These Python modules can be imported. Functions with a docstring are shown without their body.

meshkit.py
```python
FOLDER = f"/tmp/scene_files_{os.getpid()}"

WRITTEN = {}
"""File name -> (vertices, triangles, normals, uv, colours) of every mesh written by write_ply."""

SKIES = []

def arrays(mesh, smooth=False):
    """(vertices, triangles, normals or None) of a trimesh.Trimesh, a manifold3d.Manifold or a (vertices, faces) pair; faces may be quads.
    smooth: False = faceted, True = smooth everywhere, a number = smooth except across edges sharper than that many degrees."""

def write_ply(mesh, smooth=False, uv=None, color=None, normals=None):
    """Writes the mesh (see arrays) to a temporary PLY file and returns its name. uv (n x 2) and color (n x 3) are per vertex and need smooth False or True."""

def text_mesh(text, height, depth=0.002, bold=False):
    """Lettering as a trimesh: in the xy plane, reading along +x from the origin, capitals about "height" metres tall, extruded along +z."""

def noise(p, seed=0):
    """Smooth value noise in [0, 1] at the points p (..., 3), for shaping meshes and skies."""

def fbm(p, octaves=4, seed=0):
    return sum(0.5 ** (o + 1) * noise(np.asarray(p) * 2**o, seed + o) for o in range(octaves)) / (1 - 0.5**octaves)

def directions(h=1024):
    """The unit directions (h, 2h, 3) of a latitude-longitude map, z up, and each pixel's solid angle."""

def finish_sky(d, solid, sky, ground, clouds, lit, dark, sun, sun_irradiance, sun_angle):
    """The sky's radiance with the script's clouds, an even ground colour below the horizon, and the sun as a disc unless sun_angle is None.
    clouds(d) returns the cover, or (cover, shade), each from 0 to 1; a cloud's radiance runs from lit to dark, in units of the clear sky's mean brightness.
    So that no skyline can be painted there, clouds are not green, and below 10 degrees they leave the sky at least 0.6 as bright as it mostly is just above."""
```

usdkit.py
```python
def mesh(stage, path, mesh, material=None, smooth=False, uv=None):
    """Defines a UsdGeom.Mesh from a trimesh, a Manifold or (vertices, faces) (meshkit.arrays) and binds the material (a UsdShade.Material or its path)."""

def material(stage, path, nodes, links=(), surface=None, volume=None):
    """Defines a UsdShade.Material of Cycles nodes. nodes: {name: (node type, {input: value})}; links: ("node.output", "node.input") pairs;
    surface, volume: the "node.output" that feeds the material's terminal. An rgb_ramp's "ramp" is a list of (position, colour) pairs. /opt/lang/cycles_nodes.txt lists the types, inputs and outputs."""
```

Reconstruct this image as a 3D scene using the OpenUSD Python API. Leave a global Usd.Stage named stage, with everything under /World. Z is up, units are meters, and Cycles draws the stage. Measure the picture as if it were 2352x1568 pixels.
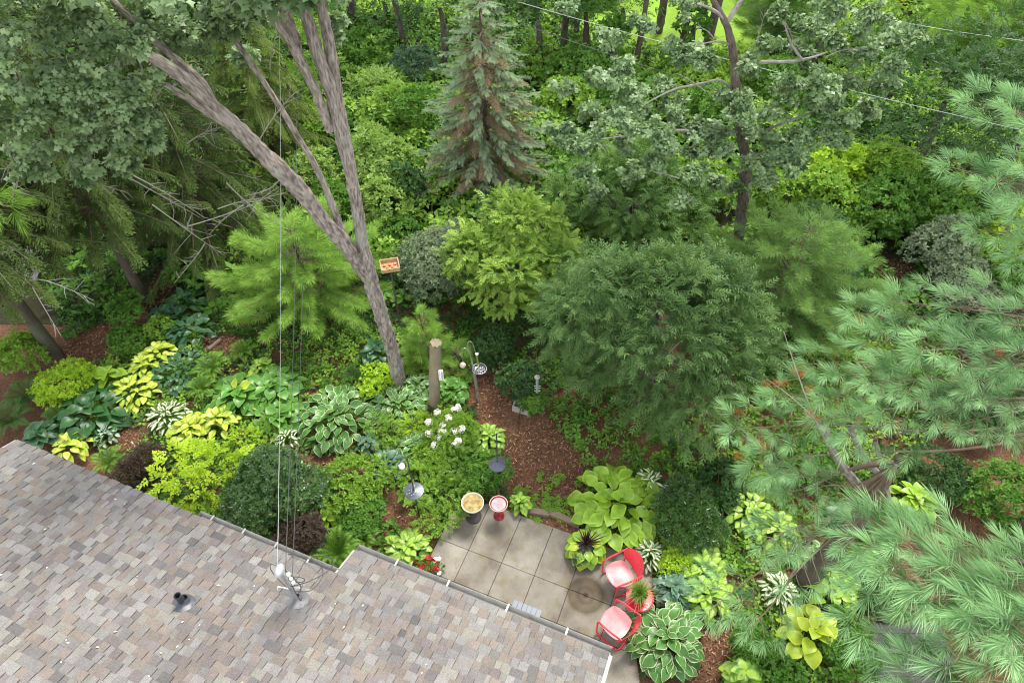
import math, numpy as np, usdkit, meshkit
from shapely.geometry import Polygon, Point, box as sbox
from shapely import affinity, contains_xy
import trimesh
from pxr import Usd, UsdGeom, UsdLux, UsdShade, Gf, Sdf, Vt

stage = Usd.Stage.CreateInMemory()
UsdGeom.SetStageUpAxis(stage, 'Z'); UsdGeom.SetStageMetersPerUnit(stage, 1.0)
UsdGeom.Xform.Define(stage, '/World'); UsdGeom.Scope.Define(stage, '/World/Looks')

# ------------------------------------------------------------------ camera, sky, sun, exposure
CX, CY, F, PITCH, H = 1176.0, 784.0, 1579.0, math.radians(48), 13.5
CAM = np.array([0, 0, H])
cam = UsdGeom.Camera.Define(stage, '/World/camera')
cam.AddTranslateOp().Set(Gf.Vec3d(0, 0, H)); cam.AddRotateXOp().Set(90 - math.degrees(PITCH))
cam.CreateHorizontalApertureAttr(36.0); cam.CreateFocalLengthAttr(36.0 * F / 2352)
cam.CreateExposureAttr(1.95)
cam.CreateClippingRangeAttr(Gf.Vec2f(0.05, 2000))
SUN_EL, SUN_AZ = math.radians(58), math.radians(205)         # direction towards the sun (azimuth from +y, clockwise)
sd = np.array([math.sin(SUN_AZ) * math.cos(SUN_EL), math.cos(SUN_AZ) * math.cos(SUN_EL), math.sin(SUN_EL)])
usdkit.material(stage, '/World/Looks/sky_look', {
    'tc': ('texture_coordinate', {}), 'n': ('noise_texture', {'scale': 2.2, 'detail': 5, 'roughness': .55}),
    'r': ('rgb_ramp', {'ramp': [(.25, (.62, .62, .62)), (.6, (.96, .96, .96))]}),
    's': ('sky_texture', {'sky_type': 'single_scattering', 'sun_disc': False, 'sun_elevation': SUN_EL, 'sun_rotation': SUN_AZ}),
    'm': ('mix_color', {'b': (4.3, 4.4, 4.6), 'use_clamp': False}),
    'b': ('background_shader', {'strength': .11})},
    [('tc.generated', 'n.vector'), ('n.fac', 'r.fac'), ('r.color', 'm.fac'), ('s.color', 'm.a'), ('m.result', 'b.color')], surface='b.background')
dome = UsdLux.DomeLight.Define(stage, '/World/sky'); dome.CreateIntensityAttr(1.0)
UsdShade.MaterialBindingAPI.Apply(dome.GetPrim()).Bind(UsdShade.Material.Get(stage, '/World/Looks/sky_look'))
dome.GetPrim().SetCustomDataByKey('kind', 'structure'); dome.GetPrim().SetCustomDataByKey('label', 'bright overcast sky above the garden')
sun = UsdLux.DistantLight.Define(stage, '/World/sun')
sun.CreateIntensityAttr(0.4); sun.CreateAngleAttr(20.0); sun.CreateColorAttr(Gf.Vec3f(1, .95, .87)); sun.CreateNormalizeAttr(True) if hasattr(sun, 'CreateNormalizeAttr') else None
sun.AddRotateZOp().Set(180 - math.degrees(SUN_AZ)); sun.AddRotateXOp().Set(-(90 - math.degrees(SUN_EL)))

# ------------------------------------------------------------------ where things stand (u, v: pixels of the 2352-wide photograph)
cp, sp = math.cos(PITCH), math.sin(PITCH)
def ray(u, v):
    x, y = (u - CX) / F, (v - CY) / F
    return np.array([x, cp - y * sp, -sp - y * cp])
def at(u, v, z=0.0):
    d = ray(u, v); return CAM + d * ((z - H) / d[2])
def aty(u, v, y):
    d = ray(u, v); return CAM + d * (y / d[1])
def atd(u, v, d):                                             # depth along the view axis
    return CAM + ray(u, v) * d
FWD = np.array([0, cp, -sp])
def depth(p): return float((np.asarray(p) - CAM) @ FWD)
def unit(a): a = np.asarray(a, float); return a / np.maximum(np.linalg.norm(a, axis=-1, keepdims=True), 1e-9)

# ------------------------------------------------------------------ mesh writing
counts = {}
def numbered(parent, name):
    k = counts.get((parent, name), 0); counts[(parent, name)] = k + 1
    return f'{parent}/{name}' + (f'_{k:03d}' if k else '')
_T = Sdf.ValueTypeNames
def put(path, V, Fc, mat, N=None, tone=None, col=None):
    V = np.ascontiguousarray(V, np.float32); Fc = np.asarray(Fc, np.int32)
    m = UsdGeom.Mesh.Define(stage, path)
    m.CreatePointsAttr(Vt.Vec3fArray.FromNumpy(V))
    m.CreateFaceVertexCountsAttr(Vt.IntArray.FromNumpy(np.full(len(Fc), Fc.shape[1], np.int32)))
    m.CreateFaceVertexIndicesAttr(Vt.IntArray.FromNumpy(np.ascontiguousarray(Fc.ravel())))
    m.CreateSubdivisionSchemeAttr('none')
    if N is not None:
        m.CreateNormalsAttr(Vt.Vec3fArray.FromNumpy(np.ascontiguousarray(N, np.float32))); m.SetNormalsInterpolation('vertex')
    pv = UsdGeom.PrimvarsAPI(m)
    if tone is not None:
        pv.CreatePrimvar('tone', _T.FloatArray, 'vertex').Set(Vt.FloatArray.FromNumpy(np.ascontiguousarray(tone, np.float32)))
    if col is not None:
        pv.CreatePrimvar('col', _T.Color3fArray, 'vertex').Set(Vt.Vec3fArray.FromNumpy(np.ascontiguousarray(col, np.float32)))
    UsdShade.MaterialBindingAPI.Apply(m.GetPrim()).Bind(UsdShade.Material.Get(stage, mat))
    return m.GetPrim()
TRI = {'n': 0}
def smooth_n(V, Fc):
    T = Fc if Fc.shape[1] == 3 else np.vstack([Fc[:, [0, 1, 2]], Fc[:, [0, 2, 3]]])
    n = np.zeros_like(V); c = np.cross(V[T[:, 1]] - V[T[:, 0]], V[T[:, 2]] - V[T[:, 0]])
    for k in range(3): np.add.at(n, T[:, k], c)
    return unit(n)

class Node:
    """A thing, part or sub-part; meshes hang below it in the thing's own coordinates."""
    def __init__(s, path, base): s.path, s.base = path, np.asarray(base, float)
    def part(s, name, mesh, mat, smooth=False, label=None, kind=None):
        V, Fc, tone, col = mesh.get() if hasattr(mesh, 'get') else (*mesh, None, None)[:4]
        if not len(Fc): return s
        V = np.asarray(V, float) - s.base; Fc = np.asarray(Fc)
        p = put(numbered(s.path, name), V, Fc, mat, smooth_n(V, Fc) if smooth else None, tone, col)
        TRI['n'] += len(Fc) * (Fc.shape[1] - 2)
        if label: p.SetCustomDataByKey('label', label)
        if kind: p.SetCustomDataByKey('kind', kind)
        return Node(str(p.GetPath()), s.base)
def tag(prim, label, cat=None, group=None, kind=None):
    for k, v in (('label', label), ('category', cat), ('group', group), ('kind', kind)):
        if v: prim.SetCustomDataByKey(k, v)
def thing(name, label, cat, base=(0, 0, 0), group=None, kind=None):
    x = UsdGeom.Xform.Define(stage, numbered('/World', name)); x.AddTranslateOp().Set(Gf.Vec3d(*map(float, base)))
    tag(x.GetPrim(), label, cat, group, kind)
    return Node(str(x.GetPath()), base)
def single(name, mesh, mat, label, cat=None, kind=None, smooth=False, group=None):
    V, Fc, tone, col = mesh.get() if hasattr(mesh, 'get') else (*mesh, None, None)[:4]
    V = np.asarray(V, float); Fc = np.asarray(Fc)
    p = put(numbered('/World', name), V, Fc, mat, smooth_n(V, Fc) if smooth else None, tone, col)
    TRI['n'] += len(Fc) * (Fc.shape[1] - 2)
    tag(p, label, cat, group, kind)
    return Node(str(p.GetPath()), (0, 0, 0))

class MB:
    """Collects triangles."""
    def __init__(s): s.V, s.F, s.T, s.C, s.n = [], [], [], [], 0
    def add(s, V, Fc, tone=None, col=None):
        V = np.asarray(V, float).reshape(-1, 3); Fc = np.asarray(Fc, int)
        if Fc.shape[1] == 4: Fc = np.vstack([Fc[:, [0, 1, 2]], Fc[:, [0, 2, 3]]])
        s.V.append(V); s.F.append(Fc + s.n); s.n += len(V)
        s.T.append(np.broadcast_to(np.asarray(.5 if tone is None else tone, float), (len(V),)))
        s.C.append(np.broadcast_to(np.asarray((.5, .5, .5) if col is None else col, float), (len(V), 3)))
        return s
    def get(s):
        if not s.V: return np.zeros((0, 3)), np.zeros((0, 3), int), None, None
        return np.vstack(s.V), np.vstack(s.F), np.concatenate(s.T), np.vstack(s.C)
    def tube(s, pts, r, sides=6, tone=None, cap=True):
        p = np.asarray(pts, float); n = len(p); r = np.broadcast_to(np.asarray(r, float), (n,))
        t = unit(np.gradient(p, axis=0)); ref = np.array([0, 0, 1.]) if abs(t[:, 2]).mean() < .9 else np.array([1., 0, 0])
        a = unit(np.cross(t, ref)); b = np.cross(t, a); ang = np.arange(sides) * 2 * np.pi / sides
        V = p[:, None] + r[:, None, None] * (np.cos(ang)[None, :, None] * a[:, None] + np.sin(ang)[None, :, None] * b[:, None])
        i, j = np.meshgrid(np.arange(n - 1), np.arange(sides), indexing='ij'); k = (j + 1) % sides
        q = np.stack([i * sides + j, i * sides + k, (i + 1) * sides + k, (i + 1) * sides + j], -1).reshape(-1, 4)
        f = np.vstack([q[:, [0, 2, 1]], q[:, [0, 3, 2]]]); V = V.reshape(-1, 3)
        if cap:
            V = np.vstack([V, p[:1], p[-1:]]); c = np.arange(sides); d = (c + 1) % sides; o = (n - 1) * sides
            f = np.vstack([f, np.stack([c, d, np.full(sides, n * sides)], 1), np.stack([o + d, o + c, np.full(sides, n * sides + 1)], 1)])
        return s.add(V, f, tone)
    def box(s, c, size, R=None, tone=None, col=None):
        m = trimesh.creation.box(size); V = np.array(m.vertices)
        if R is not None: V = V @ np.asarray(R).T
        return s.add(V + np.asarray(c), m.faces, tone, col)
    def lathe(s, prof, c=(0, 0, 0), n=32, tone=None):
        pr = np.asarray(prof, float); ang = np.arange(n) * 2 * np.pi / n
        V = np.stack([pr[:, None, 0] * np.cos(ang), pr[:, None, 0] * np.sin(ang), np.broadcast_to(pr[:, 1:2], (len(pr), n))], -1).reshape(-1, 3)
        i, j = np.meshgrid(np.arange(len(pr) - 1), np.arange(n), indexing='ij'); k = (j + 1) % n
        q = np.stack([i * n + j, i * n + k, (i + 1) * n + k, (i + 1) * n + j], -1).reshape(-1, 4)
        return s.add(V + np.asarray(c), q, tone)
    def prism(s, poly, z0, z1, tone=None):
        for g in getattr(poly, 'geoms', [poly]):
            if g.is_empty or g.geom_type != 'Polygon': continue
            m = trimesh.creation.extrude_polygon(g, z1 - z0, engine='earcut'); s.add(np.array(m.vertices) + [0, 0, z0], m.faces, tone)
        return s
    def scatter(s, protos, P, R, S, tone, rng, amp=.35):
        """Copies of leaf meshes (V, F, tone per vertex) at P with frames R and scales S."""
        P, S, tone = np.asarray(P), np.broadcast_to(np.asarray(S, float), (len(P),)), np.broadcast_to(np.asarray(tone, float), (len(P),))
        which = rng.integers(0, len(protos), len(P))
        for k, (V, Fc, t) in enumerate(protos):
            idx = np.nonzero(which == k)[0]
            if not len(idx): continue
            W = np.einsum('nij,vj->nvi', R[idx], V) * S[idx, None, None] + P[idx, None]
            f = (Fc[None] + (np.arange(len(idx)) * len(V))[:, None, None]).reshape(-1, 3)
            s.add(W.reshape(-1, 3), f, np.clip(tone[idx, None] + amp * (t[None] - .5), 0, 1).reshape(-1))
        return s

def frames(fwd, up):
    f = unit(fwd); x = unit(np.cross(f, up)); z = np.cross(x, f)
    return np.stack([x, f, z], -1)
def spline(pts, n):
    p = np.asarray(pts, float); d = np.concatenate([[0], np.cumsum(np.linalg.norm(np.diff(p, axis=0), axis=1))])
    from scipy.interpolate import PchipInterpolator
    return PchipInterpolator(d, p)(np.linspace(0, d[-1], n))

# ------------------------------------------------------------------ materials
L = '/World/Looks/'
made = set()
WARM = np.array([1.2, 1.12, 1.0])
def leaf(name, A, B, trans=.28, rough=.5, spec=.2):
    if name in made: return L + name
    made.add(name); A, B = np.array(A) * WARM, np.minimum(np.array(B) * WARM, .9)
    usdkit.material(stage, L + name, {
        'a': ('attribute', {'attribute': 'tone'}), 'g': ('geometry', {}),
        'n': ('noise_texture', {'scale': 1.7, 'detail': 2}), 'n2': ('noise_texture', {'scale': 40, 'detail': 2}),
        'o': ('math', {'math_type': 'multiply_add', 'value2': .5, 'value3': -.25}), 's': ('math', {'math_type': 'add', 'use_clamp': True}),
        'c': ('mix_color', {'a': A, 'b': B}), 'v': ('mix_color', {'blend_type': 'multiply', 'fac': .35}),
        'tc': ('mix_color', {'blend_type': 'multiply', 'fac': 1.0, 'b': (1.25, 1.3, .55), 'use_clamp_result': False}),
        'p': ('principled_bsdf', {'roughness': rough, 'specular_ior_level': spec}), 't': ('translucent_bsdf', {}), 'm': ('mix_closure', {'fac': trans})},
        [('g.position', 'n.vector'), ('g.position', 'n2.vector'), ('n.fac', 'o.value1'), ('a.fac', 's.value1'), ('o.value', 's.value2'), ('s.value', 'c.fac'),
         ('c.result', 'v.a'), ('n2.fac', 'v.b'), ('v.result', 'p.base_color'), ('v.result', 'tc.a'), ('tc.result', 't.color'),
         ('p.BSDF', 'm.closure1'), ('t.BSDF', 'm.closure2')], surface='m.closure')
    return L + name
def hosta_look(name, mid, edge, edge_at=.72, rough=.38, soft=.12):
    """Blade colour by distance from the midrib (tone 0) to the margin (tone 1)."""
    if name in made: return L + name
    made.add(name)
    usdkit.material(stage, L + name, {
        'a': ('attribute', {'attribute': 'tone'}), 'g': ('geometry', {}), 'n': ('noise_texture', {'scale': 22, 'detail': 2}), 'n2': ('noise_texture', {'scale': 5, 'detail': 2}),
        'o': ('math', {'math_type': 'multiply_add', 'value2': .3, 'value3': -.15}), 's': ('math', {'math_type': 'add'}),
        'r': ('rgb_ramp', {'ramp': [(0, mid), (max(edge_at - soft, .02), mid), (min(edge_at + soft, .98), edge), (1, edge)]}),
        'v': ('hsv', {}), 'mr': ('map_range', {'from_min': .3, 'from_max': .7, 'to_min': .72, 'to_max': 1.22}), 'tc': ('mix_color', {'blend_type': 'multiply', 'fac': 1.0, 'b': (1.2, 1.25, .6), 'use_clamp_result': False}),
        'p': ('principled_bsdf', {'roughness': rough, 'specular_ior_level': .4}), 't': ('translucent_bsdf', {}), 'm': ('mix_closure', {'fac': .22})},
        [('g.position', 'n.vector'), ('g.position', 'n2.vector'), ('n.fac', 'o.value1'), ('a.fac', 's.value1'), ('o.value', 's.value2'), ('s.value', 'r.fac'),
         ('r.color', 'v.color'), ('n2.fac', 'mr.value'), ('mr.result', 'v.value'), ('v.color', 'p.base_color'), ('v.color', 'tc.a'), ('tc.result', 't.color'),
         ('p.BSDF', 'm.closure1'), ('t.BSDF', 'm.closure2')], surface='m.closure')
    return L + name
def bark(name, A, B, scale=7, rough=.9, lichen=(.30, .31, .27)):
    usdkit.material(stage, L + name, {
        'a': ('attribute', {'attribute': 'tone'}), 'g': ('geometry', {}), 'mp': ('mapping', {'scale': (1, 1, .35)}),
        'n': ('noise_texture', {'scale': scale, 'detail': 6, 'roughness': .65}), 'k': ('math', {'math_type': 'multiply_add', 'value2': .55, 'value3': .0}), 'k2': ('math', {'math_type': 'multiply_add', 'value2': .45}), 'r': ('rgb_ramp', {'ramp': [(.3, A), (.7, B)]}),
        'n3': ('noise_texture', {'scale': 1.6, 'detail': 5}), 'r3': ('rgb_ramp', {'ramp': [(.52, (0, 0, 0)), (.66, (.55, .55, .55))]}),
        'mx': ('mix_color', {'b': lichen}), 'n2': ('noise_texture', {'scale': 38, 'detail': 5, 'roughness': .7}),
        'bp': ('bump', {'strength': .9, 'distance': .03}), 'p': ('principled_bsdf', {'roughness': rough, 'specular_ior_level': .2})},
        [('g.position', 'mp.vector'), ('mp.vector', 'n.vector'), ('a.fac', 'k.value1'), ('n.fac', 'k2.value1'), ('k.value', 'k2.value3'), ('k2.value', 'r.fac'), ('g.position', 'n3.vector'), ('n3.fac', 'r3.fac'), ('r3.color', 'mx.fac'),
         ('r.color', 'mx.a'), ('mx.result', 'p.base_color'), ('mp.vector', 'n2.vector'), ('n2.fac', 'bp.height'), ('bp.normal', 'p.normal')], surface='p.BSDF')
    return L + name
def plain(name, c, rough=.5, metallic=0, spec=.5, var=.15, scale=9, coat=0):
    c = np.array(c)
    usdkit.material(stage, L + name, {
        'g': ('geometry', {}), 'n': ('noise_texture', {'scale': scale, 'detail': 6, 'roughness': .6}),
        'r': ('rgb_ramp', {'ramp': [(.3, c * (1 - var)), (.7, np.minimum(c * (1 + var), 1))]}),
        'rr': ('map_range', {'from_min': .3, 'from_max': .7, 'to_min': max(rough - .1, .02), 'to_max': min(rough + .1, 1)}),
        'p': ('principled_bsdf', {'metallic': metallic, 'specular_ior_level': spec, 'coat_weight': coat})},
        [('g.position', 'n.vector'), ('n.fac', 'r.fac'), ('r.color', 'p.base_color'), ('n.fac', 'rr.value'), ('rr.result', 'p.roughness')], surface='p.BSDF')
    return L + name

M_BARK = bark('oak_bark', (.12, .10, .08), (.37, .325, .275))
M_BARK2 = bark('dark_bark', (.05, .04, .03), (.13, .105, .08), lichen=(.10, .12, .07))
M_TWIG = bark('grey_twig', (.16, .145, .12), (.34, .32, .28))
M_BTWIG = bark('brown_twig', (.10, .07, .045), (.22, .16, .11))
M_POST = bark('weathered_post', (.17, .13, .085), (.36, .29, .2), lichen=(.22, .23, .14))
M_METAL = plain('galvanized_steel', (.45, .46, .47), .35, .9)
M_BLACK = plain('black_metal', (.03, .032, .036), .4, .3)
M_BAFFLE = plain('dark_grey_baffle', (.075, .085, .105), .38, .4)
M_WHITE = plain('white_enamel', (.72, .72, .72), .4)
M_ALU = plain('gutter_aluminium', (.34, .33, .31), .4, .4)
M_ALUIN = plain('gutter_trough_dirt', (.2, .19, .17), .7)
M_TRIM = plain('white_trim', (.7, .69, .66), .5)
M_RED = plain('red_paint', (.55, .018, .035), .3, 0, .5, .1, 6, .4)
M_PINK = plain('sun_faded_red_seat', (.78, .24, .25), .3, 0, .5, .14, 5, .3)
M_CABLE = plain('cable_rubber', (.05, .05, .052), .5)
M_STRAND = plain('bare_aluminium_strand', (.32, .33, .34), .45, .7)
M_SIDING = plain('siding', (.42, .38, .32), .7)
M_WOODBOX = plain('cedar_wood', (.36, .24, .13), .7, 0, .3, .3, 14)
M_ORANGE = plain('orange_fruit_halves', (.75, .16, .03), .45)
M_TIMBER = bark('weathered_timber', (.15, .11, .075), (.30, .23, .165), lichen=(.2, .18, .13))
M_BLOCK = plain('concrete_block_look', (.34, .31, .28), .9)
M_DARKPLANK = plain('dark_weathered_wood', (.055, .05, .052), .75, 0, .3, .3, 12)
M_GREYSLAT = plain('grey_painted_slat', (.15, .17, .21), .5)
M_BOWL = plain('tan_ceramic', (.5, .44, .32), .4)
M_ALGAE = plain('algae_water', (.27, .19, .055), .16, 0, .5, .45, 14)
M_WATERPINK = plain('glazed_bowl_water', (.42, .26, .27), .1, 0, .6, .35, 8)
M_POT = plain('dark_pot', (.05, .045, .045), .5)
M_CERAM = plain('dark_red_ceramic', (.22, .012, .02), .25, 0, .5, .15, 6, .4)
M_TAG = plain('white_plastic', (.68, .68, .66), .5)
usdkit.material(stage, L + 'clear_glass', {'tr': ('transparent_bsdf', {'color': (.93, .95, .95)}), 'g': ('glossy_bsdf', {'roughness': .05}), 'f': ('fresnel', {'IOR': 1.45}), 'm': ('mix_closure', {})},
                [('f.fac', 'm.fac'), ('tr.BSDF', 'm.closure1'), ('g.BSDF', 'm.closure2')], surface='m.closure')
M_GLASS = L + 'clear_glass'
usdkit.material(stage, L + 'shingle_look', {
    'a': ('attribute', {'attribute': 'col'}), 'g': ('geometry', {}), 'n': ('noise_texture', {'scale': 55, 'detail': 5, 'roughness': .8}), 'n2': ('noise_texture', {'scale': .55, 'detail': 5, 'roughness': .65}),
    'r': ('rgb_ramp', {'ramp': [(.32, (.5, .5, .5)), (.68, (1.12, 1.12, 1.12))]}), 'r2': ('rgb_ramp', {'ramp': [(.3, (.74, .72, .74)), (.5, (.95, .92, .9)), (.7, (1.12, 1.1, 1.02))]}),
    'm': ('mix_color', {'blend_type': 'multiply', 'fac': 1.0}), 'm2': ('mix_color', {'blend_type': 'multiply', 'fac': 1.0}),
    'b': ('bump', {'strength': .5, 'distance': .004}), 'p': ('principled_bsdf', {'roughness': .92, 'specular_ior_level': .2})},
    [('g.position', 'n.vector'), ('g.position', 'n2.vector'), ('n.fac', 'r.fac'), ('n2.fac', 'r2.fac'), ('a.color', 'm.a'), ('r.color', 'm.b'), ('m.result', 'm2.a'), ('r2.color', 'm2.b'),
     ('m2.result', 'p.base_color'), ('n.fac', 'b.height'), ('b.normal', 'p.normal')], surface='p.BSDF')
usdkit.material(stage, L + 'patio_concrete', {
    'a': ('attribute', {'attribute': 'tone'}), 'g': ('geometry', {}), 'n': ('noise_texture', {'scale': 1.3, 'detail': 6, 'roughness': .6}), 'n2': ('noise_texture', {'scale': 90, 'detail': 4, 'roughness': .7}), 'n3': ('noise_texture', {'scale': 4, 'detail': 5}),
    'r': ('rgb_ramp', {'ramp': [(.32, (.15, .125, .10)), (.5, (.25, .225, .185)), (.66, (.31, .285, .24))]}), 'r2': ('rgb_ramp', {'ramp': [(.3, (.6, .6, .6)), (.7, (1.05, 1.05, 1.05))]}),
    'rg': ('rgb_ramp', {'ramp': [(.5, (0, 0, 0)), (.68, (.6, .6, .6))]}), 'mg': ('mix_color', {'b': (.19, .165, .09)}),
    'm': ('mix_color', {'blend_type': 'multiply', 'fac': 1.0}), 'h': ('hsv', {}), 'mr': ('map_range', {'to_min': .86, 'to_max': 1.12}),
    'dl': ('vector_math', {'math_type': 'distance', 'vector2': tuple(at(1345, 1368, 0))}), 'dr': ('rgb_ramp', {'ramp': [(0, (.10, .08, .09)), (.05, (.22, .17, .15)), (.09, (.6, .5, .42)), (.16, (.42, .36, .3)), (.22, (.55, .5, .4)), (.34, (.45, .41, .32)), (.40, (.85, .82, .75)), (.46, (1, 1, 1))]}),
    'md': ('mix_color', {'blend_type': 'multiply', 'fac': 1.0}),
    'b': ('bump', {'strength': .35, 'distance': .006}), 'p': ('principled_bsdf', {'roughness': .85, 'specular_ior_level': .3})},
    [('g.position', 'n.vector'), ('g.position', 'n2.vector'), ('g.position', 'n3.vector'), ('n.fac', 'r.fac'), ('n2.fac', 'r2.fac'), ('n3.fac', 'rg.fac'), ('r.color', 'mg.a'), ('rg.color', 'mg.fac'),
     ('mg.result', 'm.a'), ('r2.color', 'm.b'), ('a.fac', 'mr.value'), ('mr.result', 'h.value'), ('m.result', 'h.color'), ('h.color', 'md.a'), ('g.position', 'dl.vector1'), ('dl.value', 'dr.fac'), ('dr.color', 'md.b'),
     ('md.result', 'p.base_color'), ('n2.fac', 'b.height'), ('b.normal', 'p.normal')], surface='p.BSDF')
def soil(name, cols, s1, s2):
    usdkit.material(stage, L + name, {
        'g': ('geometry', {}), 'n': ('noise_texture', {'scale': s1, 'detail': 8, 'roughness': .75}), 'n2': ('noise_texture', {'scale': s2, 'detail': 4}),
        'r': ('rgb_ramp', {'ramp': cols}), 'r2': ('rgb_ramp', {'ramp': [(.35, (.65, .62, .6)), (.65, (1.1, 1.1, 1.1))]}), 'm': ('mix_color', {'blend_type': 'multiply', 'fac': 1.0}),
        'b': ('bump', {'strength': 1.0, 'distance': .03}), 'p': ('principled_bsdf', {'roughness': .95, 'specular_ior_level': .15})},
        [('g.position', 'n.vector'), ('g.position', 'n2.vector'), ('n.fac', 'r.fac'), ('n2.fac', 'r2.fac'), ('r.color', 'm.a'), ('r2.color', 'm.b'), ('m.result', 'p.base_color'), ('n.fac', 'b.height'), ('b.normal', 'p.normal')], surface='p.BSDF')
    return L + name
M_SOIL = soil('mulch_soil', [(.3, (.055, .028, .017)), (.5, (.15, .078, .044)), (.68, (.29, .17, .10))], 26, .8)
M_LAWN = soil('lawn_look', [(.3, (.12, .24, .02)), (.7, (.26, .42, .05))], 9, .35)
M_LITTER = soil('leaf_litter', [(.3, (.022, .024, .012)), (.55, (.05, .05, .025)), (.75, (.09, .075, .04))], 20, .7)
M_GRAVEL = soil('gravel_look', [(.3, (.16, .15, .14)), (.7, (.34, .33, .31))], 30, .8)
usdkit.material(stage, L + 'chip_look', {'a': ('attribute', {'attribute': 'tone'}), 'r': ('rgb_ramp', {'ramp': [(0, (.07, .034, .02)), (.4, (.20, .10, .052)), (.75, (.36, .21, .12)), (1, (.52, .40, .27))]}), 'p': ('principled_bsdf', {'roughness': .85, 'specular_ior_level': .2})},
                [('a.fac', 'r.fac'), ('r.color', 'p.base_color')], surface='p.BSDF')

# ------------------------------------------------------------------ the ground
g = np.linspace(-1, 1, 81); xs = np.sign(g) * np.abs(g) ** 1.6 * 140
gx, gy = np.meshgrid(xs, xs + 12, indexing='ij'); gz = -.02 + 0 * gx
i, j = np.meshgrid(np.arange(80), np.arange(80), indexing='ij')
quad = np.stack([i * 81 + j, (i + 1) * 81 + j, (i + 1) * 81 + j + 1, i * 81 + j + 1], -1).reshape(-1, 4)
single('ground', (np.stack([gx, gy, gz], -1).reshape(-1, 3), quad), M_SOIL, 'brown wood mulch and bare soil under the plants', kind='structure')
def wpoly(px, z=0): return Polygon([at(u, v, z)[:2] for u, v in px])
from shapely.ops import unary_union
LAWN = unary_union([Polygon([(2.8, 30), (5, 28), (10, 27.2), (11, 30), (12, 58), (3, 58)]), Polygon([(-8, 32.5), (-3.5, 32.5), (-3.5, 50), (-8, 50)]), Polygon([(14.5, 31), (18, 31), (20, 55), (15, 55)])])
m = MB(); m.prism(LAWN, -.012, .004); single('lawn', m, M_LAWN, 'sunlit yellow green lawn beyond the trees at the top', kind='structure')
WOOD = Polygon([(-70, 12.5), (-12, 12.8), (-5, 14.2), (1, 14.5), (3, 13.2), (9, 13.4), (16, 12), (70, 12), (70, 60), (-70, 60)])
m = MB(); m.prism(WOOD, -.014, -.006); single('woodland_floor', m, M_LITTER, 'dark leaf litter and moss under the woodland', kind='structure')
GRAV = wpoly([(-80, 500), (105, 505), (110, 560), (85, 640), (-80, 690)])
m = MB(); m.prism(GRAV, -.012, .004); single('gravel_path', m, M_GRAVEL, 'grey gravel path at the left edge under the spruces', kind='structure')
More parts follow.
